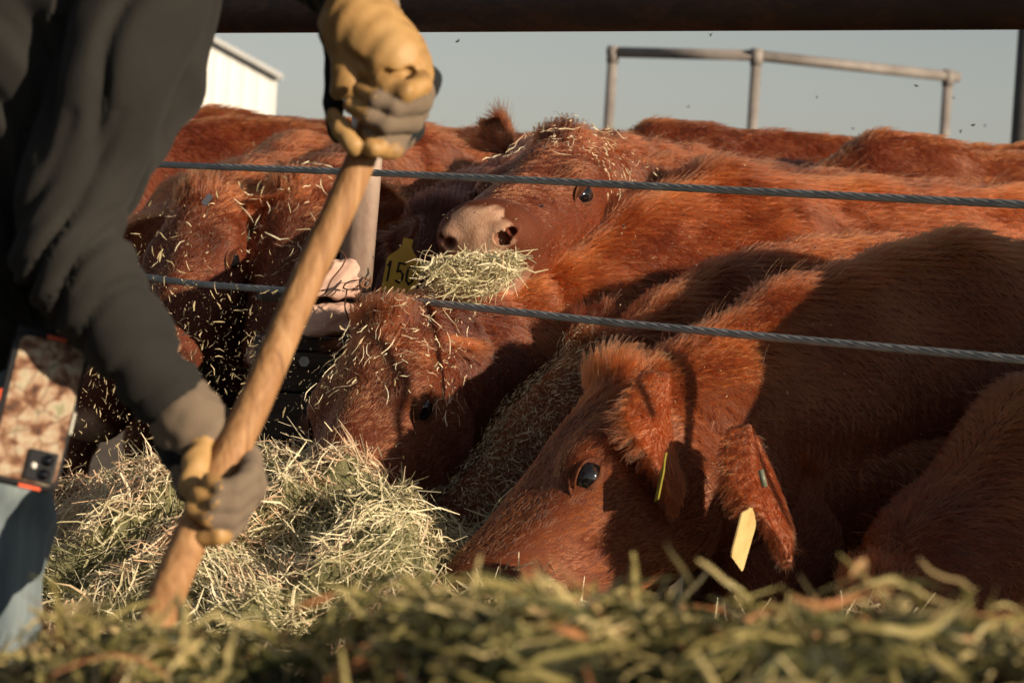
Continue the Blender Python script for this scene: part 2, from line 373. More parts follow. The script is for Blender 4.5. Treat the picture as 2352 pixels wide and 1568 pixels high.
COWS = {}
def cow(key, label, withers, back, poll, muzzle, left=None, fine=.007, dens=120e3, ears=True, ear_over=None, s=1.0, hs=1.0, dark=False, arc=0.0, fur_scale=1.0, back_up=0.0, ground=-.14, neckfat=1.0, raised=False, nose=True, tuft=0.0):
    W = np.asarray(withers, float); bk = nrm([back[0], back[1], 0.]); fw = -bk
    lf = nrm(np.cross([0, 0, 1.], fw)); up = A([0, 0, 1.])
    R0 = root('cow', (W[0], W[1], ground), label, 'cow', 'cattle feeding at the fence')
    Hs = frame(muzzle - poll, left if left is not None else lf)       # rows: forward, left, up of the head
    L = np.linalg.norm(muzzle - poll) / .48; h = hs
    def H(x, y, z): return poll + L * x * Hs[0] + h * y * Hs[1] + h * z * Hs[2]
    def B(x, y, z): return W + s * (x * fw + y * lf + z * up) + up * (back_up * min(0, x) * -1)
    Bb = np.stack([fw, lf, up]); pr = []
    # trunk
    pr += [ell(B(-.55, 0, -.36), A([.70, .28, .33]) * s, .08, Bb, 3), ell(B(-.06, 0, -.30), A([.27, .215, .31]) * s, .08, Bb, 3),
           ell(B(-1.13, 0, -.27), A([.30, .245, .26]) * s, .08, Bb, 3), cone(B(.02, 0, -.06), B(-1.2, 0, -.055), .06 * s, .07 * s, .06, 3),
           ell(B(-.02, .15, -.34), A([.17, .07, .24]) * s, .05, Bb, 3), ell(B(-.02, -.15, -.34), A([.17, .07, .24]) * s, .05, Bb, 3),
           ell(B(-1.10, .15, -.12), A([.09, .06, .05]) * s, .05, Bb, 3), ell(B(-1.10, -.15, -.12), A([.09, .06, .05]) * s, .05, Bb, 3)]
    zg = ground + .02
    for sd in (1, -1):
        a = B(-.06, .13 * sd, -.5); k1 = A([*B(.0, .14 * sd, 0)[:2], ground + .42 * s]); ft = A([*B(-.02, .14 * sd, 0)[:2], zg + .03])
        pr += [cone(a, k1, .09 * s, .045 * s, .05, 4), cone(k1, ft, .042 * s, .034 * s, .02, 4), cone(ft, ft + fw * .05 - up * .01, .045 * s, .035 * s, .01, 4)]
        a = B(-1.12, .15 * sd, -.4); k1 = A([*B(-1.02, .16 * sd, 0)[:2], ground + .62 * s]); hk = A([*B(-1.27, .16 * sd, 0)[:2], ground + .46 * s]); ft = A([*B(-1.2, .16 * sd, 0)[:2], zg + .03])
        pr += [cone(a, k1, .16 * s, .09 * s, .06, 4), cone(k1, hk, .085 * s, .045 * s, .03, 4), cone(hk, ft, .042 * s, .034 * s, .02, 4), cone(ft, ft + fw * .05 - up * .01, .045 * s, .035 * s, .01, 4)]
    tb = B(-1.38, 0, -.06); pr += [cone(tb, tb + bk * .05 - up * .3, .035, .022, .03, 4), cone(tb + bk * .05 - up * .3, tb + bk * .02 - up * .75, .022, .04, .02, 4)]
    # neck: crest, middle and throat lines
    n0, n1 = B(.02, 0, -.09), H(-.045, 0, -.085); m0, m1 = B(.08, 0, -.27), H(-.01, 0, -.13); t0, t1 = B(.12, 0, -.46), H(.03, 0, -.19)
    nf = neckfat
    for (a, b, ra, rb, bow) in ((n0, n1, .085, .075, arc), (m0, m1, .17, .10, arc * .5), (t0, t1, .15, .085, 0)):
        q = [a + (b - a) * t + up * bow * math.sin(math.pi * t) for t in np.linspace(0, 1, 6)]
        rr = np.linspace(ra * s * nf, rb * h * min(nf, 1.1), 6)
        for i in range(5): pr.append(cone(q[i], q[i + 1], rr[i], rr[i + 1], .05, 2))
    # head
    def he(x, y, z, r, k=.02, tag=1, sub=False): pr.append(ell(H(x, y, z), A([r[0] * L, r[1] * h, r[2] * h]), k, Hs, tag, sub))
    def hc(a, b, ra, rb, k=.025, tag=1): pr.append(cone(H(*a), H(*b), ra * h, rb * h, k, tag))
    he(.08, 0, -.095, (.135, .098, .098), .03); hc((.05, 0, -.062), (.38, 0, -.070), .062, .046)
    he(-.012, 0, -.02, (.045, .055, .045))
    for sd in (1, -1):
        he(.150, .074 * sd, -.052, (.060, .032, .030), .04); he(.125, .05 * sd, -.155, (.110, .052, .090), .04)
        hc((.17, .040 * sd, -.105), (.40, .030 * sd, -.092), .066, .048); hc((.12, .040 * sd, -.205), (.41, .024 * sd, -.132), .050, .034)
        he(.22, .070 * sd, -.105, (.05, .022, .02))
    if raised:
        he(.428, 0, -.080, (.062, .084, .062)); he(.30, 0, -.09, (.13, .066, .058), .04); he(.425, 0, -.168, (.045, .050, .024), .008)
    else:
        he(.43, 0, -.083, (.056, .070, .055)); he(.43, 0, -.130, (.042, .046, .026), .015)
    for sd in (1, -1):
        he(.462, .044 * sd, -.072, (.026, .026, .024), .012)
        he(.488, .046 * sd, -.076, (.023, .0105, .0088), .006, 5, True); he(.472, .060 * sd, -.066, (.018, .0072, .0055), .005, 5, True)
    hb = A([H(x, y, z) for x in (-.08, .5) for y in (-.13, .13) for z in (.04, -.27)])
    V, F, tg = build_implicit(pr, fine, .022 if fine < .015 else .03, (hb.min(0), hb.max(0)), smooth=2)
    # gentle muscle and fold relief
    N, fn = vnormals(V, F)
    V = V + N * (NZ3(V * 1.6)[:, :1] * .006 * np.where(tg == 1, .25, 1)[:, None])
    sn = (V - n1) @ nrm(n0 - n1); V = V - N * (.0045 * (tg == 2) * np.exp(-(np.sin(sn * 26 + 1.3 * NZ3(V * 1.5)[:, 1]) / .38) ** 2) * np.clip(1 - sn / .5, 0, 1))[:, None]
    q = V - poll; hx = (q @ Hs[0]) / L; hy = (q @ Hs[1]) / h; hz = (q @ Hs[2]) / h
    nm = np.clip((hx - .452 - .35 * np.abs(hy) * (np.abs(hy) > .045) + .0025 * NZ2(V)[:, 0] + .05 * np.abs(hz + .085)) / .012, 0, 1) * ((tg == 1) | (tg == 5))
    nm = np.maximum(nm, ((tg == 1) & (hz < -.138) & (hx > .40)) * .30 * raised)
    if not nose: nm *= 0
    body = mesh('body', V, F, M_HIDE, R0, attrs={'nose': nm * np.where(tg == 5, .25, 1)})
    N, fn = vnormals(V, F)
    head = (tg == 1) | (tg == 5)
    # coat
    leng = np.where(head, .0125, .016)
    leng = np.where(head & (hx < .12), .013 + .020 * np.clip((.12 - hx) / .1, 0, 1) * np.clip((hz + .12) / .08, 0, 1), leng)
    leng = leng * np.where(head, 1 - .70 * np.clip((hx - .35) / .07, 0, 1), 1); leng = leng + tuft * np.clip(1 - np.linalg.norm(A([hx - .0, hy, hz + .02]), axis=0) / .085, 0, 1)
    crest = np.clip(N[:, 2], 0, 1) ** 2
    leng = np.where((tg == 2) | (tg == 3), .014 + .022 * crest, leng); leng = np.where(tg == 4, .014, leng) * fur_scale
    mask = 1 - nm
    for sd in (1, -1):
        ne_ = (np.abs(hx - .188) < .028) & (np.abs(hz + .066) < .026) & (hy * sd > .03) & head; e = V[ne_].mean(0); mask *= np.clip((np.linalg.norm((V - e) @ Hs.T * A([.8, .6, 1.15]), axis=1) - .0165 * h) / .005, 0, 1)
    neckdir = nrm(n0 - n1)
    comb = np.where(head[:, None], -Hs[0] * .9 + (hy[:, None] * 3) * Hs[1] - .35 * Hs[2] * (hx[:, None] > .1), 0)
    comb += np.where((tg == 2)[:, None], neckdir * .6 - up * .75, 0) + np.where((tg == 3)[:, None], bk * .6 - up * .75, 0) + np.where((tg == 4)[:, None], -up, 0)
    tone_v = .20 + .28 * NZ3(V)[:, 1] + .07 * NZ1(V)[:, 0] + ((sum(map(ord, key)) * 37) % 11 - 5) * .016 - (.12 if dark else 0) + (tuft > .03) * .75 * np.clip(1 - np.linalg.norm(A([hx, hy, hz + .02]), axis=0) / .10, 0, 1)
    if FUR > 0:
        p, nn, fi, w4 = scatter(V, F, N, fn, dens * FUR, mask, seed=hash(key) % 997 if False else sum(map(ord, key)))
        li = (leng[F[fi]] * w4).sum(1); ci = (comb[F[fi]] * w4[..., None]).sum(1); ti = (tone_v[F[fi]] * w4).sum(1)
        mk = (mask[F[fi]] * w4).sum(1)
        li = li * (.35 + .65 * mk)
        long_ = (li > .025)
        pts = grow(p, nn, ci, li, lift=np.where(long_, .50, .24), seed=3, clump=np.where(long_, .62, np.where(li < .014, .06, .34))[:, None], cell=.011)
        wid = .00042 * (1 + .0 * li) * (120e3 / dens) ** .5
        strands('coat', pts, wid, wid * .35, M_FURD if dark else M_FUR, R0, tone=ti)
    if FUR > 0 and fine < .02:      # long guard hairs along the crest of neck and back
        gm = np.clip(N[:, 2] - .55, 0, 1) * ((tg == 2) | (tg == 3)) * np.clip(NZ1(V)[:, 2] + .2, 0, 1) * 2
        p, nn, fi, w4 = scatter(V, F, N, fn, 6e3 * FUR, gm, seed=5)
        if len(p):
            ci = (comb[F[fi]] * w4[..., None]).sum(1)
            pts = grow(p, nn, ci, np.full(len(p), .052 * fur_scale), lift=.9, seed=9, clump=.5, cell=.02, curl=.6)
            strands('mane', pts, .0004, .00012, M_FURD if dark else M_FUR, R0, tone=np.full(len(p), .45))
    # eyes
    for sd in (1, -1):
        near_ = (np.abs(hx - .188) < .028) & (np.abs(hz + .066) < .026) & (hy * sd > .03) & head
        surf = V[near_].mean(0); ny = nrm(nrm(N[near_].mean(0)) + sd * Hs[1] * .35)
        Xe = nrm(Hs[0] - ny * (Hs[0] @ ny)); Ze = nrm(Hs[2] - ny * (Hs[2] @ ny) - Xe * (Hs[2] @ Xe))
        rad = .0270 * h; ec = surf - ny * .0185 * h
        uu, vv = np.meshgrid(np.linspace(0, 2 * np.pi, 25)[:-1], np.linspace(.02, np.pi - .02, 14))
        S = np.stack([np.cos(uu) * np.sin(vv), np.cos(vv), np.sin(uu) * np.sin(vv)], -1).reshape(-1, 3) * rad
        Vv = ec + S @ np.stack([Xe, ny, Ze]); Fq = A([(i * 24 + j, i * 24 + (j + 1) % 24, (i + 1) * 24 + (j + 1) % 24, (i + 1) * 24 + j) for i in range(13) for j in range(24)])
        eo = mesh('eye', Vv, Fq, M_EYE, R0)
        # lids: an almond rim hugging the ball
        a = np.linspace(0, 2 * np.pi, 41)[:-1]; ring = []
        nr = 7
        for ia in a:
            ex, ez = math.cos(ia), math.sin(ia)
            for jr in range(nr):
                tt = jr / (nr - 1); rx = (.0225 + .010 * tt) * h * (1.12 if ex > 0 else 1); rz = ((.0132 if ez < 0 else .0110) + .0125 * tt) * h
                x = ex * rx; z = ez * rz * (1 - .25 * ex * ex); z -= .12 * x
                rr = min(.0270 * h, math.hypot(x, z)); hug = math.sqrt(max((.0278 * h) ** 2 - rr ** 2, 0)); st = tt * tt * (3 - 2 * tt)
                yy = hug * (1 - st) + .0185 * h * st + .0030 * h * math.sin(min(1, tt * 1.6) * math.pi) + ((.0028 * h * math.sin(tt * 9) + .0030 * h * (1 - tt)) * (ez > 0))
                ring.append(ec + x * Xe + yy * ny + z * Ze)
        Fl = A([(i * nr + j, i * nr + j + 1, ((i + 1) % 40) * nr + j + 1, ((i + 1) % 40) * nr + j) for i in range(40) for j in range(nr - 1)])
        if sd > 0: Fl = Fl[:, ::-1]
        lid = mesh('eyelid', A(ring), Fl, M_LID, R0); lid.parent = eo; lid.matrix_parent_inverse = Matrix.Identity(4)
        # lashes on the upper lid
        na = 60; aa = np.linspace(.25, 2.9, na); g = []
        for ia in aa:
            x = math.cos(ia) * .021 * h; z = math.sin(ia) * .0108 * h - .12 * x; yy = .0285 * h * (1 - .35 * abs(math.cos(ia)))
            b0 = ec + x * Xe + yy * ny + z * Ze; dr = .8 * ny + (.2 + .3 * math.sin(ia)) * Ze * .6 + math.cos(ia) * .5 * Xe - up * .25
            g.append([b0 + dr * .017 * t + Ze * .005 * t * t for t in np.linspace(0, 1, 5)])
        if FUR > 0: strands('eyelash', A(g), .0003, .0001, M_FURD, eo, tone=np.zeros(na)).matrix_parent_inverse = Matrix.Identity(4)
    # ears
    if ears:
        for sd in (1, -1):
            base = H(.015, .088 * sd, -.055); tip = base + h * (.165 * sd * Hs[1] - .03 * Hs[0] - .03 * Hs[2]) - up * .06
            od = Hs[0] * .6 + Hs[2] * .5; wd = .095 * h
            if ear_over and sd in ear_over:
                o_ = ear_over[sd]
                if o_ is None: continue
                base, tip, od, wd = o_
            Ve, Fe, ax_, s_, o_n = ear_mesh(base, tip, od, wd)
            half = len(Ve) // 2
            e_o = mesh('ear', Ve, Fe, M_INNER, R0)
            if FUR > 0:
                Ne, fne = vnormals(Ve, Fe)
                # outside fur short, rim and inside long
                pe, ne, fie, we = scatter(Ve, Fe, Ne, fne, dens * 1.2 * FUR, None, seed=11, cull=False)
                vi = (pe - base); tt = (vi @ ax_) / np.linalg.norm(tip - base); qq = np.abs(vi @ s_) / (wd * .5)
                ins = (ne @ o_n) > 0
                le = np.where(ins, .016 + .022 * np.clip(qq, 0, 1), .014 + .012 * np.clip(qq, 0, 1))
                ce = ax_ * .9 + (vi @ s_)[:, None] / wd * 1.6 * s_
                pp = grow(pe, ne, ce, le, lift=np.where(ins, .9, .35), seed=5, clump=.3, cell=.009)
                wid = .0004 * (120e3 / dens) ** .5
                fo = strands('ear_fur', pp, wid, wid * .3, M_FURD if dark else M_FUR, e_o, tone=np.full(len(pp), .3) + np.where(ins, -.15, .1)); fo.matrix_parent_inverse = Matrix.Identity(4)
    COWS[key] = dict(root=R0, V=V, F=F, N=N, fn=fn, tg=tg, H=H, Hs=Hs, h=h, hx=hx, hy=hy, hz=hz)
    return R0

def fix_children(o):
    pass
# every part keeps its thing's origin, so parts of parts need the part's own offset (zero)

cow('b', 'red cow nearest the camera, tufted forehead, muzzle pushed into the hay',
    P(2200, 560, 5.0), [.72, .62], P(1392, 885, 4.62), P(912, 1345, 4.36), left=[.05, -1, .12], fine=.0062, dens=160e3, tuft=.038, hs=1.2,
    ear_over={1: (P(1535, 868, 4.54), P(1520, 1185, 4.40), A([-.80, .60, 0]), .175), -1: None}, arc=.03, s=.97)
cow('a', 'red cow with straw-littered forehead and open eye, head under the lower cable',
    P(1560, 600, 5.75), [.70, .71], P(872, 738, 4.99), P(690, 1135, 4.64), left=[.58, -.80, -.16], fine=.0062, dens=130e3, arc=.0, s=.95, hs=1.10, tuft=.010,
    ear_over={1: (P(1010, 775, 5.0), P(1120, 815, 5.08), A([-.2, -.4, -.8]), .06), -1: (P(790, 790, 5.1), P(760, 830, 5.2), A([0, -.8, -.2]), .05)})
cow('f', 'red cow with its face coated in fine chaff, wedged between two other heads',
    P(1960, 560, 5.5), [.70, .71], P(1345, 800, 4.98), P(930, 1195, 4.74), left=[.35, -.93, -.1], fine=.0075, dens=110e3, arc=.05, s=.95,
    ear_over={1: (P(1400, 800, 4.98), P(1560, 800, 5.1), A([-.3, -.6, .4]), .07), -1: (P(1350, 760, 5.1), P(1380, 700, 5.2), A([-.3, -.8, .2]), .06)})
cow('c', 'red cow with raised head and pink nose, chewing a mouthful of green hay',
    P(1750, 400, 6.35), [.75, .66], P(1285, 322, 5.66), P(1078, 446, 5.20), left=[.88, -.45, .1], fine=.0045, dens=120e3, raised=True, s=.9, hs=1.15,
    ear_over={1: (P(1440, 370, 5.75), P(1530, 350, 5.95), A([-.2, -.8, .3]), .08), -1: (P(1165, 345, 5.75), P(1100, 275, 5.85), A([-.1, -1, .1]), .085)}, arc=.02, nose=True)
cow('d', 'red cow with a long shaggy neck in the middle, head hidden behind another',
    P(1640, 400, 5.72), [.73, .66], P(1120, 765, 5.28), P(930, 1120, 5.15), fine=.010, dens=130e3, arc=.03, s=.95, fur_scale=1.5,
    ear_over={1: (P(1180, 750, 5.25), P(1330, 770, 5.28), A([-.3, -.7, .4]), .07)})
cow('g', 'dark red cow with its head turned away, a pale tag hanging from its lit ear',
    P(2330, 800, 5.0), [.75, .60], P(1830, 1080, 4.62), P(1800, 1520, 4.45), left=[.95, .30, 0], fine=.0085, dens=120e3, s=.9, arc=.0,
    ear_over={1: (P(1722, 985, 4.42), P(1785, 1310, 4.22), A([-.62, .78, 0]), .125), -1: None})
cow('j', 'dark red cow filling the lower right corner with its neck and shoulder',
    P(2400, 885, 4.60), [.72, .60], P(1985, 1330, 4.24), P(1850, 1700, 4.06), left=[.6, -.8, .1], fine=.0095, dens=120e3, s=.88, arc=.0, ears=False)
cow('h', 'red cow just past the right edge eating at the fence', A([1.49, 4.39, 1.31]), [.72, .69], A([1.19, 4.04, 1.06]), A([1.01, 3.78, .70]), fine=.03, dens=25e3, s=1.02)
cow('i', 'red cow second past the right edge of the picture', A([2.0, 4.12, 1.16]), [.72, .69], A([1.56, 3.62, 1.0]), A([1.37, 3.42, .64]), fine=.03, dens=25e3, s=.97)
# left of the post
cow('l', 'dark-faced red cow at far left with a metal ear clip, amid falling chaff',
    P(700, 330, 6.6), [.62, .72], P(455, 440, 5.95), P(330, 760, 5.6), left=[.80, -.55, 0], fine=.012, dens=70e3, s=.95)
cow('m', 'red cow with straw scattered over its lit forehead, left of the post',
    P(900, 310, 6.7), [.6, .75], P(660, 430, 5.95), P(585, 770, 5.6), left=[.78, -.6, 0], fine=.012, dens=80e3, s=.95)
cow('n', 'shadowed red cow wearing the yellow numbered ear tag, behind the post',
    P(1250, 340, 6.6), [.72, .66], P(985, 490, 5.75), P(850, 860, 5.45), left=[.8, -.6, 0], fine=.012, dens=70e3, dark=True, s=.95,  # dark coat colour stands for the shade on this head
    ear_over={1: (P(960, 510, 5.62), P(900, 590, 5.55), A([-.6, -.7, 0]), .07)})
cow('k', 'red cow with lowered head, mostly hidden by the worker and his forearm',
    P(450, 420, 6.9), [.55, .80], P(240, 620, 6.2), P(150, 930, 5.9), left=[.78, -.6, 0], fine=.03, dens=50e3, s=.95)
# standing rows behind
def standing(key, label, u, v, d, back, s=1.0):
    W = P(u, v, d); b = nrm([back[0], back[1], 0])
    cow(key, label, W, b, W - b * .62 * s - A([0, 0, .42]), W - b * .85 * s - A([0, 0, .85]), fine=.03, dens=30e3, s=s, nose=False)
standing('r1', 'red cow standing broadside behind the left heads, hip fold showing below the white barn', 200, 255, 7.6, [.95, .30])
standing('r2', 'red cow standing broadside at back beneath the raised glove', 480, 262, 8.0, [.97, .22], 1.02)
standing('r3', 'red cow at back between the raised head and the pipe corral', 1530, 292, 7.4, [.96, .28])
standing('r4', 'red cow at back right with matted spine hair under the corral rail', 2020, 325, 7.0, [.9, .42])
# ================================================================== setting
g = 60.
gx = np.linspace(-1, 1, 121); gx = np.sign(gx) * np.abs(gx) ** 2.2 * 900
GX, GY = np.meshgrid(gx, gx + 10, indexing='ij')
GP = np.stack([GX, GY, 0 * GX], -1).reshape(-1, 3); near = np.exp(-((GP[:, 0] / 25) ** 2 + ((GP[:, 1] - 6) / 25) ** 2))
GP[:, 2] = -.16 + .03 * NZ3(GP * .3)[:, 0] * near
ij = np.arange(121 * 121).reshape(121, 121); GF = np.stack([ij[:-1, :-1], ij[1:, :-1], ij[1:, 1:], ij[:-1, 1:]], -1).reshape(-1, 4)
M_DIRT = noise_mat('trampled_dirt', [(.3, (.045, .032, .024)), (.55, (.10, .075, .055)), (.75, (.18, .14, .10))], .9, 9, .95, bump=1, bscale=9)
mesh('ground', GP, GF, M_DIRT, kind='structure')

# ------------------------------------------------------------------ white gabled barn
M_BARN = noise_mat('white_metal_siding', [(.3, (.80, .79, .75)), (.7, (.86, .85, .81))], .4, 3, .5, coord='Object')
M_ROOF = noise_mat('barn_roof_metal', [(.3, (.45, .46, .46)), (.7, (.60, .60, .59))], .5, 3, .45)
bd = 60.
E = P(634, 184, bd); hw = 5.2; dep = 26; zb = -.2; ze = E[2]; za = ze + hw * .46
bx0, bx1 = E[0] - 2 * hw, E[0]; by = E[1]
br = root('barn', (E[0], by, zb), 'white gable-ended barn in the distance behind the cattle, left of the glove', 'barn')
def ribs(x0, x1, y, n, zt, m, nm, par):
    V = []; F = []
    prof = []
    for i in range(n):
        x = x0 + (x1 - x0) * i / n; w_ = (x1 - x0) / n
        prof += [(x, 0), (x + w_ * .72, 0), (x + w_ * .8, -.012), (x + w_ * .92, -.012)]
    prof.append((x1, 0))
    for (x, o) in prof: V += [(x, y + o, zb), (x, y + o, zt(x))]
    F = [(2 * i, 2 * i + 2, 2 * i + 3, 2 * i + 1) for i in range(len(prof) - 1)]
    return mesh(nm, V, F, m, par, smooth=False)
gz = lambda x: ze + (1 - abs(x - (bx0 + hw)) / hw) * (za - ze)
ribs(bx0, bx1, by, 34, gz, M_BARN, 'gable_wall', br)
mesh('side_wall', [(bx1 - .01, by + .02, zb), (bx1 - .01, by + dep, zb), (bx1 - .01, by + dep, ze), (bx1 - .01, by + .02, ze), (bx0 + .01, by + .02, zb), (bx0 + .01, by + dep, zb), (bx0 + .01, by + dep, ze), (bx0 + .01, by + .02, ze), (bx0, by + dep, zb), (bx1, by + dep, zb), (bx1, by + dep, ze), (bx0 + hw, by + dep, za), (bx0, by + dep, ze)],
     [(0, 1, 2, 3), (4, 7, 6, 5), (8, 12, 11, 10, 9)], M_BARN, br, smooth=False)
rf = []
for sx in (-1, 1):
    a = A([bx0 + hw, by - .18, za + .10]); e = A([bx0 + hw + sx * (hw + .12), by - .18, ze + .02]); dn = A([0, dep + .3, 0]); t = A([0, 0, .10])
    V = [a, e, e + dn, a + dn, a + t, e + t, e + dn + t, a + dn + t]
    rf.append((V, [(0, 1, 2, 3), (7, 6, 5, 4), (0, 4, 5, 1), (1, 5, 6, 2), (2, 6, 7, 3)]))
V, F = join(rf); mesh('roof', V, F, M_ROOF, br, smooth=False)
V, F = box(A([bx0 + 3.2, by - .07, 1.35]), [1.4, 0, 0], [0, .04, 0], [0, 0, 1.5], .01)
mesh('sliding_door', V, F, M_ROOF, br, smooth=False)

br.rotation_euler = (0, 0, math.radians(9))
# ------------------------------------------------------------------ far pipe corral
M_RUST = noise_mat('weathered_pipe', [(.3, (.15, .13, .12)), (.6, (.24, .215, .20)), (.8, (.31, .28, .26))], 6, 6, .6, bump=.2)
cr = root('pipe_corral', (*P(1735, 125, 14.)[:2], -.16), 'grey pipe corral with three posts and a bent top rail, behind the cattle', 'corral fence')
tops = [P(1408, 122, 14.4), P(1738, 128, 14.0), P(2178, 176, 14.7)]
for q in tops:
    V, F = tube([A([q[0], q[1], -.16]), q - A([0, 0, .0])], .026, 20); mesh('post', V, F, M_RUST, cr)
ends = [P(1398, 120, 14.42), tops[1], P(2200, 178, 14.75)]
for a, b in ((ends[0], ends[1]), (ends[1], ends[2])):
    V, F = tube([a, b], .027, 20); mesh('top_rail', V, F, M_RUST, cr)
for dz in (.75, 1.3):
    for a, b in ((ends[0], ends[1]), (ends[1], ends[2])):
        V, F = tube([a - A([0, 0, dz]), b - A([0, 0, dz])], .022, 16); mesh('lower_rail', V, F, M_RUST, cr)
for q in tops:
    V, F = tube([q - A([0, 0, .05]), q + A([0, 0, .034])], .031, 20); mesh('post_cap', V, F, M_RUST, cr)
q = P(2368, 60, 12.5)
V, F = tube([A([q[0], q[1], -.16]), q + A([0, 0, .9])], .055, 20)
M_POSTD = noise_mat('dark_post', [(.3, (.05, .05, .05)), (.7, (.12, .11, .10))], 6)
mesh('pole', V, F, M_POSTD, label='dark upright pole behind the cattle, cut by the right edge of the picture', category='pole')

# ------------------------------------------------------------------ bunk fence: rail, post, two stranded cables
def fd(u):                                  # depth of the fence line under a column
    return 1 / (.1786 + (u - 320) / 2032. * (1 / 4.15 - 1 / 5.6))
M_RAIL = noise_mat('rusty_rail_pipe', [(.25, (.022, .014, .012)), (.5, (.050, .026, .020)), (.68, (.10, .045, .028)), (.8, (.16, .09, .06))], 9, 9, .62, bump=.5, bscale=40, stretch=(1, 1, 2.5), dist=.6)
M_POST = noise_mat('pale_post_pipe', [(.3, (.20, .13, .10)), (.5, (.34, .25, .20)), (.75, (.46, .37, .31))], 14, 8, .42, bump=.35, bscale=60, stretch=(1, 1, .5), spec=.6)  # mottled pale brown pipe
M_CABLE = noise_mat('galvanised_cable', [(.3, (.22, .22, .21)), (.6, (.40, .40, .385)), (.8, (.52, .50, .46))], 30, 6, .5, spec=.5)
M_CABLE.node_tree.nodes['Principled BSDF'].inputs['Metallic'].default_value = .25
pb = P(815, 640, 5.20); fr = root('cable_fence', (pb[0], pb[1], -.16), 'bunk fence of dark top pipe, short lit post and two twisted steel cables', 'fence')
def on(u, v, dd=0): return P(u, v, fd(u) + dd)
a = P(-1500, 45, 1 / (.1786 + (-1500 - 320) / 2032. * .0624)); b = P(3600, -28, fd(3600))
n_ = 40; path = [a + (b - a) * t for t in np.linspace(0, 1, n_)]
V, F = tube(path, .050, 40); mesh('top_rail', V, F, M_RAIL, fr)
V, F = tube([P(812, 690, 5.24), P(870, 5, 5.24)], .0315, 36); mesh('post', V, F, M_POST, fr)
V, F = tube([P(868, 30, 5.24), P(868, 50, 5.24)], .040, 30); mesh('weld_collar', V, F, M_RAIL, fr)
def cable(keys, name, r=.0064, lay=.15):
    u = A([k[0] for k in keys]); v = A([k[1] for k in keys]); uu = np.linspace(u[0], u[-1], 900)
    # smooth path through the keys
    vv = np.interp(uu, u, v); kern = np.hanning(61); kern /= kern.sum(); vp = np.pad(vv, 30, mode='reflect', reflect_type='odd'); vv = np.convolve(vp, kern, 'valid')
    path = A([P(x, y, fd(x)) for x, y in zip(uu, vv)])
    # resample by length
    L = np.r_[0, np.cumsum(np.linalg.norm(np.diff(path, axis=0), axis=1))]; m_ = int(L[-1] / .0035); s = np.linspace(0, L[-1], m_)
    path = np.stack([np.interp(s, L, path[:, i]) for i in range(3)], 1)
    T = np.gradient(path, axis=0); T /= np.linalg.norm(T, axis=1)[:, None]; S = np.cross(T, [0, 0, 1.]); S /= np.linalg.norm(S, axis=1)[:, None]; Bn = np.cross(T, S)
    parts = []
    nst = 6
    for k in range(nst):
        ph = 2 * np.pi * (s / lay + k / nst); c = path + (np.cos(ph)[:, None] * S + np.sin(ph)[:, None] * Bn) * r * .66
        Tk = np.gradient(c, axis=0); Tk /= np.linalg.norm(Tk, axis=1)[:, None]; S2 = np.cross(Tk, Bn); S2 /= np.linalg.norm(S2, axis=1)[:, None]; B2 = np.cross(Tk, S2)
        al = np.arange(7) / 7 * 2 * np.pi; rr = r * .36
        VV = (c[:, None] + rr * (np.cos(al)[None, :, None] * S2[:, None] + np.sin(al)[None, :, None] * B2[:, None])).reshape(-1, 3)
        i = np.arange(m_ - 1)[:, None] * 7; j = np.arange(7)[None]; j2 = (j + 1) % 7
        parts.append((VV, np.stack([i + j, i + j2, i + 7 + j2, i + 7 + j], -1).reshape(-1, 4)))
    V = np.concatenate([p[0] for p in parts]); off = np.cumsum([0] + [len(p[0]) for p in parts[:-1]]); F = np.concatenate([p[1] + o for p, o in zip(parts, off)])
    return mesh(name, V, F, M_CABLE, fr)
cable([(-900, 330), (320, 376), (860, 397), (1300, 418), (1800, 443), (2352, 470), (3300, 515)], 'cable')
cable([(-900, 560), (200, 618), (320, 633), (420, 650), (560, 660), (760, 675), (1000, 696), (1400, 740), (1800, 777), (2352, 826), (3300, 910)], 'cable', r=.0066)
# plinth the lower cable runs through
M_BLOCK = noise_mat('pinkish_block', [(.3, (.44, .27, .21)), (.55, (.56, .37, .29)), (.75, (.63, .45, .36))], 9, 8, .8, bump=.5, bscale=35)
M_TIMB = noise_mat('old_dark_timber', [(.3, (.03, .022, .018)), (.6, (.085, .062, .05)), (.8, (.16, .12, .10))], 8, 8, .85, bump=.8, stretch=(1, 1, 7))
fx = nrm(on(1400, 700) - on(400, 700)) * A([1, 1, 0]); fx = nrm(fx); fy = A([-fx[1], fx[0], 0]); uz = A([0, 0, 1.])
pl = root('fence_footing', (*P(775, 760, 5.22)[:2], -.16), 'pink block on dark timbers under the short post, with the lower cable passing through', 'block')
def slab(u0, v0, u1, v1, d, th, m, nm, bev=.004, tilt=0):
    a = P(u0, v0, d); b = P(u1, v0, d); c = P(u0, v1, d); cc = P((u0 + u1) / 2, (v0 + v1) / 2, d)
    ex = nrm((b - a) * A([1, 1, 0])); ex = nrm(ex + A([0, .25, 0])); ez = nrm(uz * 1.0 - RIGHT * 0.0); ey = np.cross(ez, ex)
    V, F = box(cc + ey * th, ex * np.linalg.norm(b - a) / 2, ey * th, ez * np.linalg.norm(c - a) / 2, bev); return mesh(nm, V, F, m, pl, smooth=False)
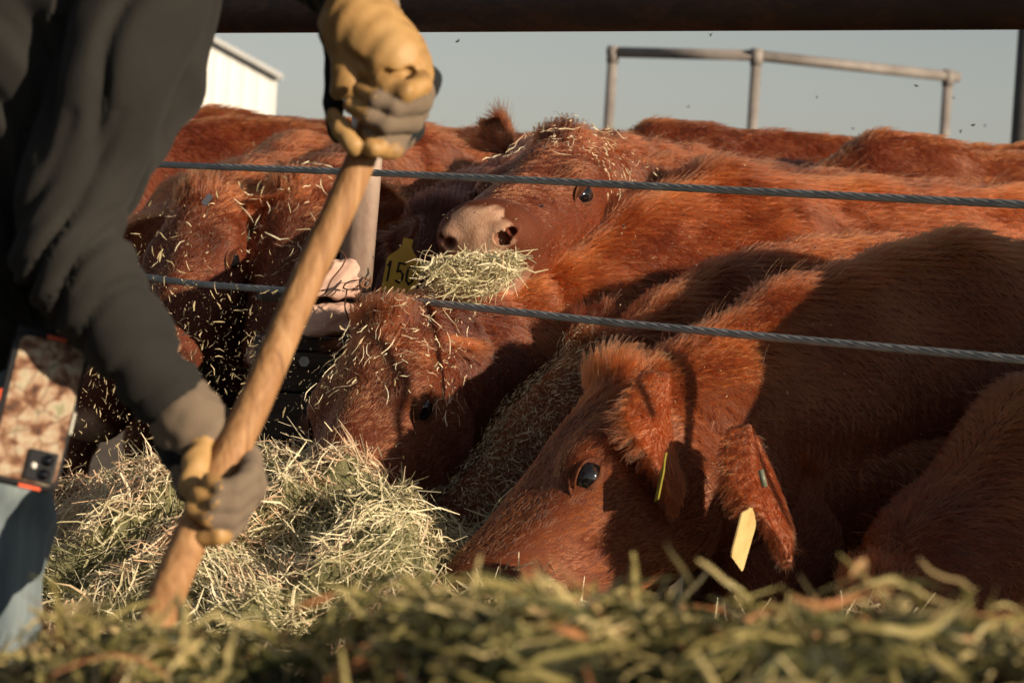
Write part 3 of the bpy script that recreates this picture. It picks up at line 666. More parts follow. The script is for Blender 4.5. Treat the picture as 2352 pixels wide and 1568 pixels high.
def rough_block(u0, v0, u1, v1, d, th, nm, seed):
    import bmesh
    a = P(u0, v0, d); b = P(u1, v0, d); c = P(u0, v1, d); cc = P((u0 + u1) / 2, (v0 + v1) / 2, d)
    ex = nrm(nrm((b - a)) + A([0, .25, 0])); ez = nrm(UP * .8 + uz * .2 - ex * (ex @ UP)); ey = np.cross(ez, ex)
    V, F = box(cc + ey * th, ex * np.linalg.norm(b - a) / 2, ey * th, ez * np.linalg.norm(c - a) / 2, .009)
    bm = bmesh.new(); vs = [bm.verts.new(q) for q in V]; [bm.faces.new([vs[i] for i in f]) for f in F]
    bmesh.ops.subdivide_edges(bm, edges=[e for e in bm.edges if e.calc_length() > .02], cuts=22, use_grid_fill=True)
    bmesh.ops.triangulate(bm, faces=bm.faces[:]); bm.normal_update()
    X = A([list(q.co) for q in bm.verts]); Nn = A([list(q.normal) for q in bm.verts]); F = [tuple(q.index for q in f.verts) for f in bm.faces]; bm.free()
    X = X + Nn * (.0022 * NZ2(X + seed)[:, 0] + .0035 * NZ1(X * 1.5 + seed)[:, 1] - .004 * np.clip(NZ2(X * .7 + seed)[:, 2] - .5, 0, 1))[:, None]
    return mesh(nm, X, F, M_BLOCK, pl)
rough_block(700, 600, 826, 680, 5.10, .05, 'upper_block', 0); rough_block(690, 700, 850, 768, 5.10, .05, 'lower_block', 3)
slab(600, 676, 815, 697, 5.18, .03, M_TIMB, 'spacer')
slab(600, 778, 850, 806, 5.14, .05, M_TIMB, 'timber'); slab(600, 812, 850, 900, 5.12, .05, M_TIMB, 'timber')
slab(600, 906, 850, 1010, 5.12, .05, M_TIMB, 'timber'); slab(600, 1016, 850, 1300, 5.12, .05, M_TIMB, 'timber')
for (u, v) in ((700, 830), (720, 935), (690, 1050)):
    c = P(u, v, 5.10); V, F = tube([c, c - FWD * .018], .010, 6); mesh('bolt', V, F, M_CABLE, pl, smooth=False)

# ================================================================== the long wooden handle (fork)
M_WOOD = noise_mat('ash_handle_wood', [(.28, (.12, .055, .022)), (.44, (.28, .14, .058)), (.6, (.38, .21, .095)), (.75, (.45, .29, .15))], 6, 10, .62, bump=.7, stretch=(6, 6, .6), spec=.25, dist=1.6)
hk = [(862, 250, 3.075, .0145), (838, 345, 3.07, .0165), (790, 460, 3.06, .0175), (722, 600, 3.04, .0178), (650, 770, 3.01, .0178), (583, 930, 2.97, .0182), (530, 1040, 2.95, .0185), (470, 1160, 2.92, .0185), (405, 1310, 2.88, .0188), (350, 1450, 2.84, .0192), (300, 1590, 2.80, .0190), (255, 1720, 2.77, .0190)]
kk = A(hk); tt = np.linspace(0, len(hk) - 1, 60)
hp = [P(*[np.interp(t, range(len(hk)), kk[:, i]) for i in range(3)]) for t in tt]; hr_ = [np.interp(t, range(len(hk)), kk[:, 3]) for t in tt]
hp = A(hp); kern = A([.25, .5, .25])
for _ in range(4): hp[1:-1] = .25 * hp[:-2] + .5 * hp[1:-1] + .25 * hp[2:]
fk = root('hay_fork', tuple(hp[-1]), 'long wooden fork handle gripped by two gloved hands, lower end in the hay', 'hay fork')
V, F = tube(hp, A(hr_), 28); mesh('handle', V, F, M_WOOD, fk)
M_STEEL = noise_mat('worn_steel', [(.3, (.10, .09, .08)), (.7, (.25, .22, .2))], 20, rough=.45, spec=.6)
dn = nrm(hp[-1] - hp[-3]); V, F = tube([hp[-1] - dn * .05, hp[-1] + dn * .10], .0215, 20); mesh('ferrule', V, F, M_STEEL, fk)
sx = nrm(np.cross(dn, FWD))
for k in range(4):
    o = (k - 1.5) / 1.5; p0 = hp[-1] + dn * .10
    V, F = tube([p0, p0 + sx * o * .07 + dn * .03, p0 + sx * o * .10 + dn * .08, p0 + sx * o * .10 + dn * .20 + FWD * .02, p0 + sx * o * .10 + dn * .33 + FWD * .06], [.006, .006, .006, .0055, .002], 8); mesh('tine', V, F, M_STEEL, fk)

# ================================================================== the worker
def cloth(name, stops, wscale, **k):
    m = noise_mat(name, stops, 5, 7, .9, spec=.1, **k); n, l, b = nodes(m)
    tc = n.new('ShaderNodeTexCoord'); t = n.new('ShaderNodeTexNoise'); t.inputs['Scale'].default_value = wscale; t.inputs['Detail'].default_value = 2
    l.new(tc.outputs['Object'], t.inputs['Vector']); bp = n.new('ShaderNodeBump'); bp.inputs['Strength'].default_value = .35; bp.inputs['Distance'].default_value = .002
    l.new(t.outputs[0], bp.inputs['Height']); l.new(bp.outputs[0], b.inputs['Normal']); 
    b.inputs['Sheen Weight'].default_value = .04; return m
M_SWEAT = cloth('grey_sweatshirt', [(.3, (.017, .0165, .0155)), (.7, (.028, .0262, .0238))], 500)
M_CUFF = cloth('ribbed_cuff', [(.3, (.045, .04, .034)), (.7, (.065, .058, .048))], 400)
M_JEAN = cloth('blue_denim', [(.3, (.095, .125, .14)), (.5, (.15, .185, .20)), (.7, (.22, .26, .27))], 700, stretch=(6, 6, .8))
M_SKIN = noise_mat('skin', [(.3, (.45, .24, .16)), (.7, (.52, .29, .20))], 20, rough=.5)
M_TAN = noise_mat('tan_glove_leather', [(.28, (.13, .072, .028)), (.46, (.35, .20, .070)), (.75, (.45, .28, .115))], 18, 8, .55, bump=.12, bscale=60, spec=.35)
M_GREY = cloth('grey_glove_back', [(.3, (.13, .098, .070)), (.7, (.22, .165, .118))], 500)
M_BLK = cloth('black_glove_trim', [(.3, (.010, .012, .014)), (.7, (.022, .024, .026))], 400)
wr = root('person', (*P(-40, 800, 3.2)[:2], -.16), 'worker in grey sweatshirt, jeans and tan work gloves, bent over a long handle', 'person')
def C(a, b, ra, rb, k=.04, tag=0): return cone(P(*a), P(*b), ra, rb, k, tag)
# skin body (mostly clothed): head, neck, trunk, arms and legs as one surface
hd = P(560, -620, 3.15)
bodyp = [C((-120, 900, 3.24), (-80, 640, 3.22), .10, .105), C((-80, 640, 3.22), (150, -100, 3.2), .105, .12), C((150, -100, 3.24), (300, -330, 3.2), .12, .11),
         C((300, -330, 3.2), (470, -470, 3.17), .06, .055), ell(hd, A([.075, .095, .115]), .03), ell(hd + A([.05, -.03, -.06]), A([.05, .05, .05]), .03), ell(hd + A([.095, -.0, -.02]), A([.018, .014, .02]), .01),
         ell(hd + A([-.01, -.078, -.01]), A([.02, .012, .032]), .008), ell(hd + A([-.01, .078, -.01]), A([.02, .012, .032]), .008),
         ell(hd + A([.083, -.03, -.005]), A([.014, .016, .01]), .005, None, 0, True), ell(hd + A([.083, .03, -.005]), A([.014, .016, .01]), .005, None, 0, True), ell(hd + A([.085, 0, -.07]), A([.012, .024, .008]), .006),
         C((320, -250, 3.0), (165, 500, 2.95), .042, .026), C((165, 500, 2.95), (180, 620, 2.95), .026, .028), C((180, 620, 2.95), (425, 955, 2.99), .030, .020), C((360, -300, 3.35), (600, -180, 3.32), .052, .042), C((600, -180, 3.32), (815, 0, 3.12), .042, .027)]
hipL, hipR = P(-72, 900, 3.14), P(-135, 900, 3.34)
for hp_, kx in ((hipL, .0), (hipR, -.06)):
    kn = hp_ + A([kx, -.02, -.40]); ft = A([kn[0] - .03, kn[1], -.10])
    bodyp += [cone(hp_, kn, .085, .055, .04), cone(kn, ft, .052, .034, .03), cone(ft, ft + A([.15, 0, -.02]), .04, .035, .02)]
V, F, tg = build_implicit(bodyp, .009, smooth=2); mesh('body', V, F, M_SKIN, wr)
V, F, tg = build_implicit([ell(hd + A([-.02, 0, .035]), A([.085, .102, .095]), .02), ell(hd + A([-.045, 0, -.03]), A([.055, .09, .08]), .03)], .008, smooth=1)
mesh('hair', V, F, mat('brown_hair', (.04, .025, .015), .6), wr)
# sweatshirt: trunk and both sleeves as one surface, with folds
sw = [C((-90, 690, 3.12), (-60, 420, 3.11), .120, .150, .06), C((-60, 420, 3.11), (90, 60, 3.12), .150, .175, .06), C((90, 60, 3.12), (230, -300, 3.17), .175, .15, .06),
      C((-70, 730, 3.20), (-70, 745, 3.20), .128, .125, .02),
      C((345, -300, 3.0), (322, -60, 2.97), .082, .078, .012, 1), C((322, -60, 2.97), (265, 190, 2.95), .078, .068, .012, 1), C((265, 190, 2.95), (165, 440, 2.95), .068, .056, .012, 1), C((165, 440, 2.95), (160, 580, 2.95), .055, .058, .012, 1),
      C((160, 580, 2.95), (285, 770, 2.97), .060, .048, .012, 1), C((285, 770, 2.97), (384, 897, 2.98), .048, .038, .012, 1), C((388, 900, 2.98), (402, 922, 2.98), .0375, .034, .006, 2),
      C((230, -300, 3.22), (420, -330, 3.36), .11, .085, .05), C((400, -320, 3.36), (610, -190, 3.32), .075, .062, .04, 1), C((610, -190, 3.32), (770, -55, 3.16), .062, .045, .03, 1), C((770, -55, 3.16), (800, -28, 3.13), .043, .038, .006, 2)]
V, F, tg = build_implicit(sw, .0060, smooth=2); N, fn = vnormals(V, F)
u, v, d = project(V)
trunk = (tg == 0) & (u < 520)
# gathered vertical folds that converge at the belt, and sleeve wrinkles across the forearm
th = np.arctan2(u - 122, np.maximum(830 - v, 5)); rad_ = np.hypot(u - 122, 830 - v)
def crease(x, w_=.35): return np.exp(-(np.sin(x) / w_) ** 2)
wob = .9 * NZ3(V * 1.3)[:, 0] + .35 * NZ1(V * .5)[:, 1]
fold = np.where(trunk, (-.020 * crease(th * 8 + wob) - .010 * crease(th * 17 + 1 + wob * 2, .4) + .010) * np.clip(rad_ / 350, .15, 1), 0)
al = ((u - 170) * .56 + (v - 590) * .83)
elbow = np.exp(-((al) / 130) ** 2) + .8 * np.exp(-((al - 350) / 70) ** 2) + .25
wr_ = np.where((tg == 1) & (v > 250) & (u < 480), elbow * (-.0125 * crease(al / 42 + wob * 1.5 + (u - v) / 260, .4) - .004 * crease(al / 19 + wob * 2 + .7, .5) + .003), 0)
wr2 = np.where((tg == 1) & (v <= 400), np.clip((400 - v) / 150, 0, 1) * (-.014 * crease(u / 62 + v / 160 + wob, .45) + .003), 0)
wr3 = np.where((tg == 1) & (u >= 480), -.006 * crease(u / 40 - v / 60 + wob), 0)
V = V + N * (fold + wr_ + wr2 + wr3 + .0015 * NZ1(V)[:, 0])[:, None]
mesh('sweatshirt', V, F, [M_SWEAT, M_CUFF], wr, matidx=(tg[F] == 2).all(1))
# jeans
jn = [C((-120, 850, 3.22), (-125, 960, 3.22), .118, .112, .05)]
for hp_, kx in ((hipL, .0), (hipR, -.06)):
    kn = hp_ + A([kx, -.02, -.40]); ft = A([kn[0] - .03, kn[1], -.06]); jn += [cone(hp_, kn, .112, .080, .05), cone(kn, ft, .080, .072, .03)]
V, F, tg = build_implicit(jn, .009, smooth=2); N, fn = vnormals(V, F)
V = V + N * (.004 * np.sin(V[:, 2] * 55 + 2 * NZ1(V * .5)[:, 0]) + .004 * NZ1(V)[:, 1])[:, None]
mesh('jeans', V, F, M_JEAN, wr)
V, F = tube([A([P(-95, 812, 3.24)[0] + .136 * math.cos(t), P(-95, 812, 3.24)[1] + .136 * math.sin(t), P(-95, 812, 3.24)[2]]) for t in np.linspace(0, 2 * np.pi, 40)], .014, 10); mesh('belt', V, F, M_BLK, wr)
for hp_, kx in ((hipL, .0), (hipR, -.06)):
    kn = hp_ + A([kx, -.02, -.40]); ft = A([kn[0] - .03, kn[1], -.10])
    V, F, tg = build_implicit([cone(ft + A([0, 0, .12]), ft, .062, .055, .03), cone(ft, ft + A([.17, 0, -.015]), .052, .045, .03)], .01); mesh('boot', V, F, mat('boot_leather', (.05, .03, .02), .6) if 'boot_leather' not in bpy.data.materials else bpy.data.materials['boot_leather'], wr)

# gloves.  tags: 0 tan, 1 grey, 2 black
def glove(prims, nm, res=.0026):
    V, F, tg = build_implicit(prims, res, smooth=2); N, fn = vnormals(V, F); V = V + N * (.0006 * NZ2(V)[:, 0])[:, None]
    t = tg[F]; mi = np.where((t == 2).sum(1) >= 2, 2, np.where((t == 1).sum(1) >= 2, 1, 0))
    return mesh(nm, V, F, [M_TAN, M_GREY, M_BLK], wr, matidx=mi)
def chain(pts, rads, k=.006, tags=None):
    return [cone(P(*pts[i]), P(*pts[i + 1]), rads[i], rads[i + 1], k, (tags or [0] * 9)[i]) for i in range(len(pts) - 1)]
g1 = [C((800, -30, 3.13), (812, 8, 3.12), .036, .037, .01, 2), C((850, -40, 3.16), (882, 12, 3.16), .024, .018, .01, 1),
      C((808, 42, 3.08), (850, 78, 3.08), .026, .030, .03), C((850, 70, 3.09), (905, 128, 3.08), .034, .034, .03), C((815, 75, 3.08), (905, 150, 3.06), .026, .028, .03), C((905, 140, 3.07), (950, 178, 3.07), .030, .020, .02),
      C((775, 70, 3.09), (790, 120, 3.10), .020, .016, .01, 2), C((850, 95, 3.13), (965, 190, 3.13), .034, .024, .01, 2), C((880, 200, 3.15), (930, 290, 3.15), .036, .022, .012, 2),
      # thumb side web, left of the grip
      C((795, 110, 3.08), (800, 190, 3.07), .018, .0175, .008), C((800, 190, 3.07), (778, 208, 3.07), .0165, .011, .006),
      C((770, 120, 3.10), (764, 240, 3.11), .012, .010, .006, 2), C((764, 240, 3.11), (775, 310, 3.11), .011, .010, .006, 2)]
# four fingers close round the handle from the knuckles at the right to the tips at the left
g1 += [cone(P(868, 202, 3.034), P(892, 168, 3.038), .003, .0042, .005, 0, True), cone(P(892, 168, 3.038), P(938, 164, 3.040), .0042, .0042, .005, 0, True), cone(P(938, 164, 3.040), P(958, 184, 3.045), .0042, .003, .005, 0, True),
       cone(P(790, 118, 3.05), P(835, 150, 3.046), .004, .0045, .005, 0, True), cone(P(815, 62, 3.052), P(845, 92, 3.052), .005, .003, .005, 0, True)]
g1 += chain([(964, 170, 3.085), (968, 196, 3.03), (930, 210, 3.008), (876, 186, 3.014)], [.0118, .0115, .0118, .0108], .002, [0, 0, 0])
g1 += chain([(976, 205, 3.10), (970, 238, 3.035), (905, 247, 3.010), (866, 231, 3.010), (828, 207, 3.028)], [.0115, .0112, .0110, .0106, .0096], .002, [1, 1, 1, 0])
g1 += chain([(965, 250, 3.10), (948, 281, 3.04), (885, 286, 3.012), (850, 268, 3.012), (806, 242, 3.028)], [.0112, .0110, .0108, .0102, .0090], .002, [1, 1, 1, 0])
g1 += chain([(945, 290, 3.10), (925, 315, 3.05), (882, 318, 3.03), (848, 303, 3.025)], [.0110, .0104, .0096, .0088], .002, [2, 1, 1])
g1 += chain([(930, 320, 3.08), (905, 343, 3.04), (856, 339, 3.022)], [.0105, .0105, .0112], .002, [1, 0])
g1 += chain([(764, 264, 3.05), (786, 298, 3.032), (812, 334, 3.025)], [.0085, .0115, .0112], .002, [0, 0])
glove(g1, 'glove')
g2 = [C((398, 905, 2.99), (415, 935, 2.99), .030, .031, .01, 1), C((415, 935, 2.99), (450, 975, 2.98), .031, .034, .02, 1), C((430, 960, 2.97), (478, 990, 2.97), .028, .024, .02, 1),
      C((395, 960, 2.99), (420, 1050, 2.99), .021, .018, .012, 2), C((440, 1010, 2.99), (500, 1040, 3.00), .034, .032, .02, 2), C((500, 1040, 3.00), (540, 1110, 3.0), .034, .034, .02, 1), C((385, 1010, 2.985), (392, 1040, 2.985), .010, .009, .005),
      C((535, 1020, 2.99), (566, 1060, 2.98), .018, .018, .01, 1), C((490, 1000, 2.97), (470, 1030, 2.96), .010, .010, .006)]
g2 += chain([(468, 1020, 2.95), (450, 1065, 2.93), (444, 1110, 2.92), (450, 1132, 2.915)], [.010, .0135, .0145, .012], .006)
g2 += chain([(425, 1040, 2.98), (415, 1095, 2.97), (422, 1130, 2.95)], [.012, .010, .009], .006, [1, 1])
g2 += chain([(572, 1050, 2.96), (578, 1085, 2.915), (538, 1122, 2.888), (505, 1124, 2.882), (480, 1102, 2.892)], [.0115, .0112, .0108, .0104, .0090], .0018, [1, 1, 1, 0])
g2 += chain([(576, 1090, 2.96), (574, 1126, 2.91), (532, 1160, 2.884), (496, 1158, 2.878), (452, 1132, 2.89)], [.0110, .0104, .0100, .0098, .0085], .0018, [1, 1, 1, 0])
g2 += chain([(570, 1128, 2.96), (564, 1164, 2.91), (524, 1196, 2.884), (484, 1192, 2.878), (436, 1168, 2.892)], [.0108, .0102, .0098, .0094, .0082], .0018, [1, 1, 1, 0])
g2 += chain([(556, 1165, 2.96), (548, 1200, 2.915), (516, 1226, 2.888), (500, 1230, 2.882), (456, 1232, 2.89)], [.0105, .0100, .0096, .0094, .0090], .0018, [1, 1, 0, 0])
glove(g2, 'glove')

# ------------------------------------------------------------------ phone in a camouflage case, clipped at the belt
pc = P(82, 946, 2.98); top = P(128, 800, 3.0) ; bot = P(56, 1095, 2.97)
py_ = nrm(top - bot); pxv = nrm(RIGHT - .0 * FWD - py_ * (RIGHT @ py_)); pxv = nrm(pxv + FWD * .18); pxv = nrm(pxv - py_ * (pxv @ py_)); pn = np.cross(py_, pxv); pn = pn if pn @ FWD < 0 else -pn
ph = root('phone', tuple(pc), 'phone in a tree-bark camouflage case clipped to the worker\'s belt', 'phone')
M_CAMO = mat('camo_case', (.5, .4, .3), .55); n, l, b = nodes(M_CAMO)
tc = n.new('ShaderNodeTexCoord'); t1 = n.new('ShaderNodeTexNoise'); t1.inputs['Scale'].default_value = 55; t1.inputs['Detail'].default_value = 7; t1.inputs['Distortion'].default_value = .35
r1 = ramp(n, [(.30, (.05, .025, .018)), (.42, (.20, .09, .045)), (.5, (.38, .25, .16)), (.58, (.46, .38, .27)), (.70, (.25, .25, .14)), (.8, (.45, .24, .13))])
l.new(tc.outputs['Object'], t1.inputs['Vector']); l.new(t1.outputs[0], r1.inputs[0])
t2 = n.new('ShaderNodeTexVoronoi'); t2.feature = 'DISTANCE_TO_EDGE'; t2.inputs['Scale'].default_value = 38; l.new(tc.outputs['Object'], t2.inputs['Vector'])
r2 = ramp(n, [(.0, (.35, .22, .16)), (.07, (1, 1, 1))]); l.new(t2.outputs[0], r2.inputs[0])
mx = n.new('ShaderNodeMix'); mx.data_type = 'RGBA'; mx.blend_type = 'MULTIPLY'; mx.inputs['Factor'].default_value = .7; l.new(r1.outputs[0], mx.inputs['A']); l.new(r2.outputs[0], mx.inputs['B']); l.new(mx.outputs['Result'], b.inputs['Base Color'])
M_BLKP = mat('black_rubber', (.016, .016, .018), .5); M_ORG = mat('orange_button', (.85, .13, .05), .45); M_LENS = mat('lens_glass', (.004, .004, .006), .05, .8)
def pbox(cx, cy, cz, hx_, hy_, hz_, bev, m, nm, par=ph):
    V, F = box(pc + pxv * cx + py_ * cy + pn * cz, pxv * hx_, py_ * hy_, pn * hz_, bev); o = mesh(nm, V, F, m, par, smooth=False); return o
def rplate(cx, cy, z0, z1, hx_, hy_, rr, m, nm, edge=.001):
    a = np.concatenate([np.linspace(k * np.pi / 2, (k + 1) * np.pi / 2, 9) for k in range(4)]); cxs = np.repeat([1, -1, -1, 1], 9); cys = np.repeat([1, 1, -1, -1], 9); L_ = []
    for z, e in ((z0, edge), (z0 + edge, 0), (z1 - edge, 0), (z1, edge)):
        L_.append([pc + pxv * (cx + c1 * (hx_ - rr) + (rr - e) * math.cos(q)) + py_ * (cy + c2 * (hy_ - rr) + (rr - e) * math.sin(q)) + pn * z for q, c1, c2 in zip(a, cxs, cys)])
    n_ = 36; V = np.concatenate(L_); F = [(i * n_ + j, i * n_ + (j + 1) % n_, (i + 1) * n_ + (j + 1) % n_, (i + 1) * n_ + j) for i in range(3) for j in range(n_)] + [tuple(range(n_))[::-1], tuple(range(3 * n_, 4 * n_))]
    return mesh(nm, V, F, m, ph, smooth=False)
rplate(0, 0, -.0075, .0072, .0400, .0805, .013, M_BLKP, 'bumper', .0025); rplate(.0022, .001, .0073, .0092, .0350, .0755, .010, M_CAMO, 'back_panel', .0008)
cm = pbox(.019, -.056, .0105, .0155, .0165, .0022, .0020, M_BLKP, 'camera_module')
for (dx, dy) in ((.0245, -.049), (.0235, -.064)):
    c = pc + pxv * dx + py_ * dy + pn * .0125; V, F = tube([c, c + pn * .0022], .0058, 24); o = mesh('camera_lens', V, F, M_LENS, ph); o.parent = cm; 
c = pc + pxv * .0115 + py_ * -.057 + pn * .0125; V, F = tube([c, c + pn * .0012], .0032, 16); o = mesh('flash', V, F, mat('flash_white', (.8, .78, .7), .3), ph); o.parent = cm
pbox(-.0395, .008, .002, .0018, .0075, .0035, .001, M_ORG, 'side_button'); pbox(-.0395, -.045, .002, .0018, .0125, .0035, .001, M_ORG, 'side_button')
pbox(.004, .0795, .0045, .0105, .0022, .0045, .001, M_ORG, 'port_cover'); pbox(.012, -.0795, .0045, .0115, .0018, .0045, .001, M_ORG, 'lower_trim')
pbox(.0395, -.004, .002, .0018, .012, .0035, .001, mat('pale_button', (.6, .58, .5), .5), 'side_button')
pbox(-.01, .055, -.018, .03, .035, .009, .004, M_BLKP, 'belt_clip')

# ================================================================== ear tags
M_YEL = noise_mat('yellow_tag_plastic', [(.3, (.62, .36, .02)), (.7, (.72, .45, .03))], 30, rough=.4, spec=.5)
M_INK = mat('tag_ink', (.015, .013, .012), .6)
def tag_plate(c, down, normal, w_, h_, m):
    """shouldered plate hanging from c along down"""
    down = nrm(down); normal = nrm(normal - down * (normal @ down)); s = np.cross(normal, down)
    prof = [(-.14, 0), (-.14, .12), (-.22, .22), (-.46, .36), (-.5, .42), (-.5, .97), (-.46, 1), (.46, 1), (.5, .97), (.5, .42), (.46, .36), (.22, .22), (.14, .12), (.14, 0)]
    V = [c + s * x * w_ + down * y * h_ + normal * .0012 for x, y in prof] + [c + s * x * w_ + down * y * h_ - normal * .0012 for x, y in prof]; n = len(prof)
    F = [tuple(range(n)), tuple(range(2 * n - 1, n - 1, -1))] + [(i, n + i, n + (i + 1) % n, (i + 1) % n) for i in range(n)]
    return V, F, s, down, normal
def digits(txt, c, s, down, normal, hgt):
    seg = {'1': [(0, 1.0, .5, 0, .5)], }
    strokes = {'1': [[(.28, .22), (.5, 0), (.5, 1)]], '5': [[(.95, 0), (.25, 0), (.2, .45), (.55, .38), (.9, .55), (.9, .8), (.6, 1), (.2, .92)]], '0': [[(.5, 0), (.15, .2), (.1, .5), (.15, .8), (.5, 1), (.85, .8), (.9, .5), (.85, .2), (.5, 0)]],
               '6': [[(.85, .05), (.4, .1), (.12, .5), (.2, .9), (.5, 1), (.85, .85), (.85, .6), (.5, .48), (.18, .6)]]}
    parts = []; x0 = -len(txt) * .5
    for i, ch in enumerate(txt):
        for st in strokes[ch]:
            pts = [c + s * ((x0 + i + q[0] * .78 + .1) * hgt * .56) + down * q[1] * hgt + normal * .0016 for q in st]
            for a_, b_ in zip(pts[:-1], pts[1:]):
                dd = nrm(b_ - a_); sd = np.cross(normal, dd) * .0021; e = dd * .0018
                V = [a_ - e - sd, b_ + e - sd, b_ + e + sd, a_ - e + sd]; parts.append((V + [q - normal * .0006 for q in V], [(0, 1, 2, 3), (7, 6, 5, 4), (0, 4, 5, 1), (1, 5, 6, 2), (2, 6, 7, 3), (3, 7, 4, 0)]))
    return join(parts)
nR = COWS['n']['root']
V, F, s_, dn_, nn_ = tag_plate(P(938, 548, 5.42), P(915, 668, 5.42) - P(938, 548, 5.42), -FWD + .15 * RIGHT, .066, .108, M_YEL)
tg_o = mesh('ear_tag', V, F, M_YEL, nR, smooth=False)
V, F = digits('150', P(938, 548, 5.42) + dn_ * .055 - dn_ * .006 + (s_ if s_ @ RIGHT < 0 else -s_) * .004, s_ if s_ @ RIGHT > 0 else -s_, dn_, nn_, .037); mesh('number', V, F, M_INK, nR, smooth=False).parent = tg_o
gR = COWS['g']['root']
V, F, s_, dn_, nn_ = tag_plate(P(1728, 1150, 4.06), P(1693, 1300, 4.05) - P(1728, 1150, 4.06), -FWD + 2.0 * RIGHT, .062, .100, M_YEL)
V = A(V); n_ = len(V) // 2
for i_, (x_, y_) in enumerate([(-.1, .10), (-.1, .12), (-.14, .14), (-.40, .20), (-.46, .24), (-.5, .80), (-.46, .86), (.30, 1.0), (.36, .98), (.5, .34), (.46, .28), (.2, .14), (.1, .12), (.1, .10)]):
    for o_, e_ in ((0, .0012), (n_, -.0012)): V[i_ + o_] = P(1728, 1150, 4.06) + s_ * x_ * .062 + dn_ * y_ * .100 + nn_ * e_
M_PALE = noise_mat('pale_tag_plastic', [(.3, (.42, .29, .11)), (.5, (.56, .40, .17)), (.7, (.62, .46, .21))], 30, rough=.4, spec=.5)
mesh('ear_tag', V, F, M_PALE, gR, smooth=False)
c = P(1752, 1098, 4.05); V, F = tube([c - RIGHT * .003 + UP * .012, c + RIGHT * .003 - UP * .012], .0042, 14); mesh('tag_button', V, F, mat('stud_grey', (.14, .15, .11), .4), gR)
bR = COWS['b']['root']
V, F, s_, dn_, nn_ = tag_plate(P(1530, 1040, 4.37), P(1510, 1140, 4.36) - P(1530, 1040, 4.37), nrm(-RIGHT - .06 * FWD), .05, .075, M_YEL); mesh('ear_tag', V, F, noise_mat('green_tag', [(.3, (.20, .18, .02)), (.7, (.32, .27, .04))], 20), bR, smooth=False)
lR = COWS['l']['root']
V, F = box(P(476, 459, 5.5), nrm(RIGHT * .5 + UP * .6) * .012, FWD * .002, nrm(RIGHT * .6 - UP * .5) * .006, .001); mesh('ear_clip', V, F, mat('clip_metal', (.6, .52, .5), .35, metal=.6), lR, smooth=False)
# baling twine snagged on the block
M_TWINE = noise_mat('old_twine', [(.3, (.10, .035, .02)), (.7, (.22, .10, .05))], 60, rough=.8)
tw = [[(795, 600, 5.08), (812, 615, 5.05), (800, 640, 5.05), (775, 668, 5.06), (762, 700, 5.07)], [(842, 668, 5.06), (812, 672, 5.04), (800, 688, 5.04), (825, 692, 5.03), (850, 676, 5.04), (862, 650, 5.06)],
      [(858, 655, 5.06), (845, 690, 5.04), (832, 720, 5.05), (852, 750, 5.06)], [(866, 672, 5.06), (850, 660, 5.03), (838, 676, 5.03), (860, 690, 5.04), (870, 665, 5.05)], [(812, 690, 5.04), (806, 730, 5.05), (818, 765, 5.06), (812, 800, 5.05)], [(830, 700, 5.04), (850, 725, 5.05), (840, 745, 5.05), (858, 770, 5.05)]]
parts = []
for q in tw:
    q = A([P(*k) for k in q]) + (P(780, 600, 5.1) - P(795, 625, 5.1)); t_ = np.linspace(0, len(q) - 1, 30); c = np.stack([np.interp(t_, range(len(q)), q[:, i]) for i in range(3)], 1)
    for _ in range(6): c[1:-1] = .25 * c[:-2] + .5 * c[1:-1] + .25 * c[2:]
    parts.append(tube(c, .0014, 6))
V, F = join(parts); mesh('twine', V, F, M_TWINE, label='tangle of brown twine caught on the pink block', category='twine')
# ================================================================== hay
def ribbons(name, base, dirs, up_, length, width, m, seed, K_=5, bend=.35, tone=None, wave=.12, parent=None, **props):
    """flat curved blades, N of them, as one mesh"""
    r = np.random.default_rng(seed); N = len(base); dirs = dirs / np.linalg.norm(dirs, axis=1)[:, None]
    b = r.normal(size=(N, 3)); b -= dirs * (b * dirs).sum(1)[:, None]; b /= np.linalg.norm(b, axis=1)[:, None]
    t = np.linspace(-.5, .5, K_)[None, :, None]; L = length[:, None, None]
    kink = r.uniform(-1, 1, (N, 1, 1)) * bend
    c = base[:, None] + dirs[:, None] * t * L + b[:, None] * (kink * L * (.25 - t * t) * 1.6) + np.cross(dirs, b)[:, None] * (np.sin(t * 7 + r.uniform(0, 6, (N, 1, 1))) * L * wave * .5)
    T = np.gradient(c, axis=1); T /= np.linalg.norm(T, axis=2)[..., None]
    w0 = r.normal(size=(N, 3)) + up_ * .0; w0 = w0[:, None] - T * (w0[:, None] * T).sum(2)[..., None]; w0 /= np.linalg.norm(w0, axis=2)[..., None]
    nn = np.cross(T, w0); taper = (1 - .55 * np.abs(np.linspace(-1, 1, K_)) ** 3)[None, :, None]
    W_ = width[:, None, None] * .5 * taper
    # shallow folded blade: three points across
    V = np.stack([c - w0 * W_, c + nn * W_ * .45, c + w0 * W_], 2).reshape(-1, 3)
    i = (np.arange(N) * K_ * 3)[:, None, None] + (np.arange(K_ - 1) * 3)[None, :, None] + np.arange(2)[None, None]
    F = np.stack([i, i + 1, i + 4, i + 3], -1).reshape(-1, 4)
    tn = np.repeat(tone if tone is not None else r.random(N), K_ * 3)
    return mesh(name, V, F, m, parent, smooth=False, attrs={'tone': tn}, **props)

def heap(name, outline, zfloor, depth_fn, m, label=None, **props):
    pass

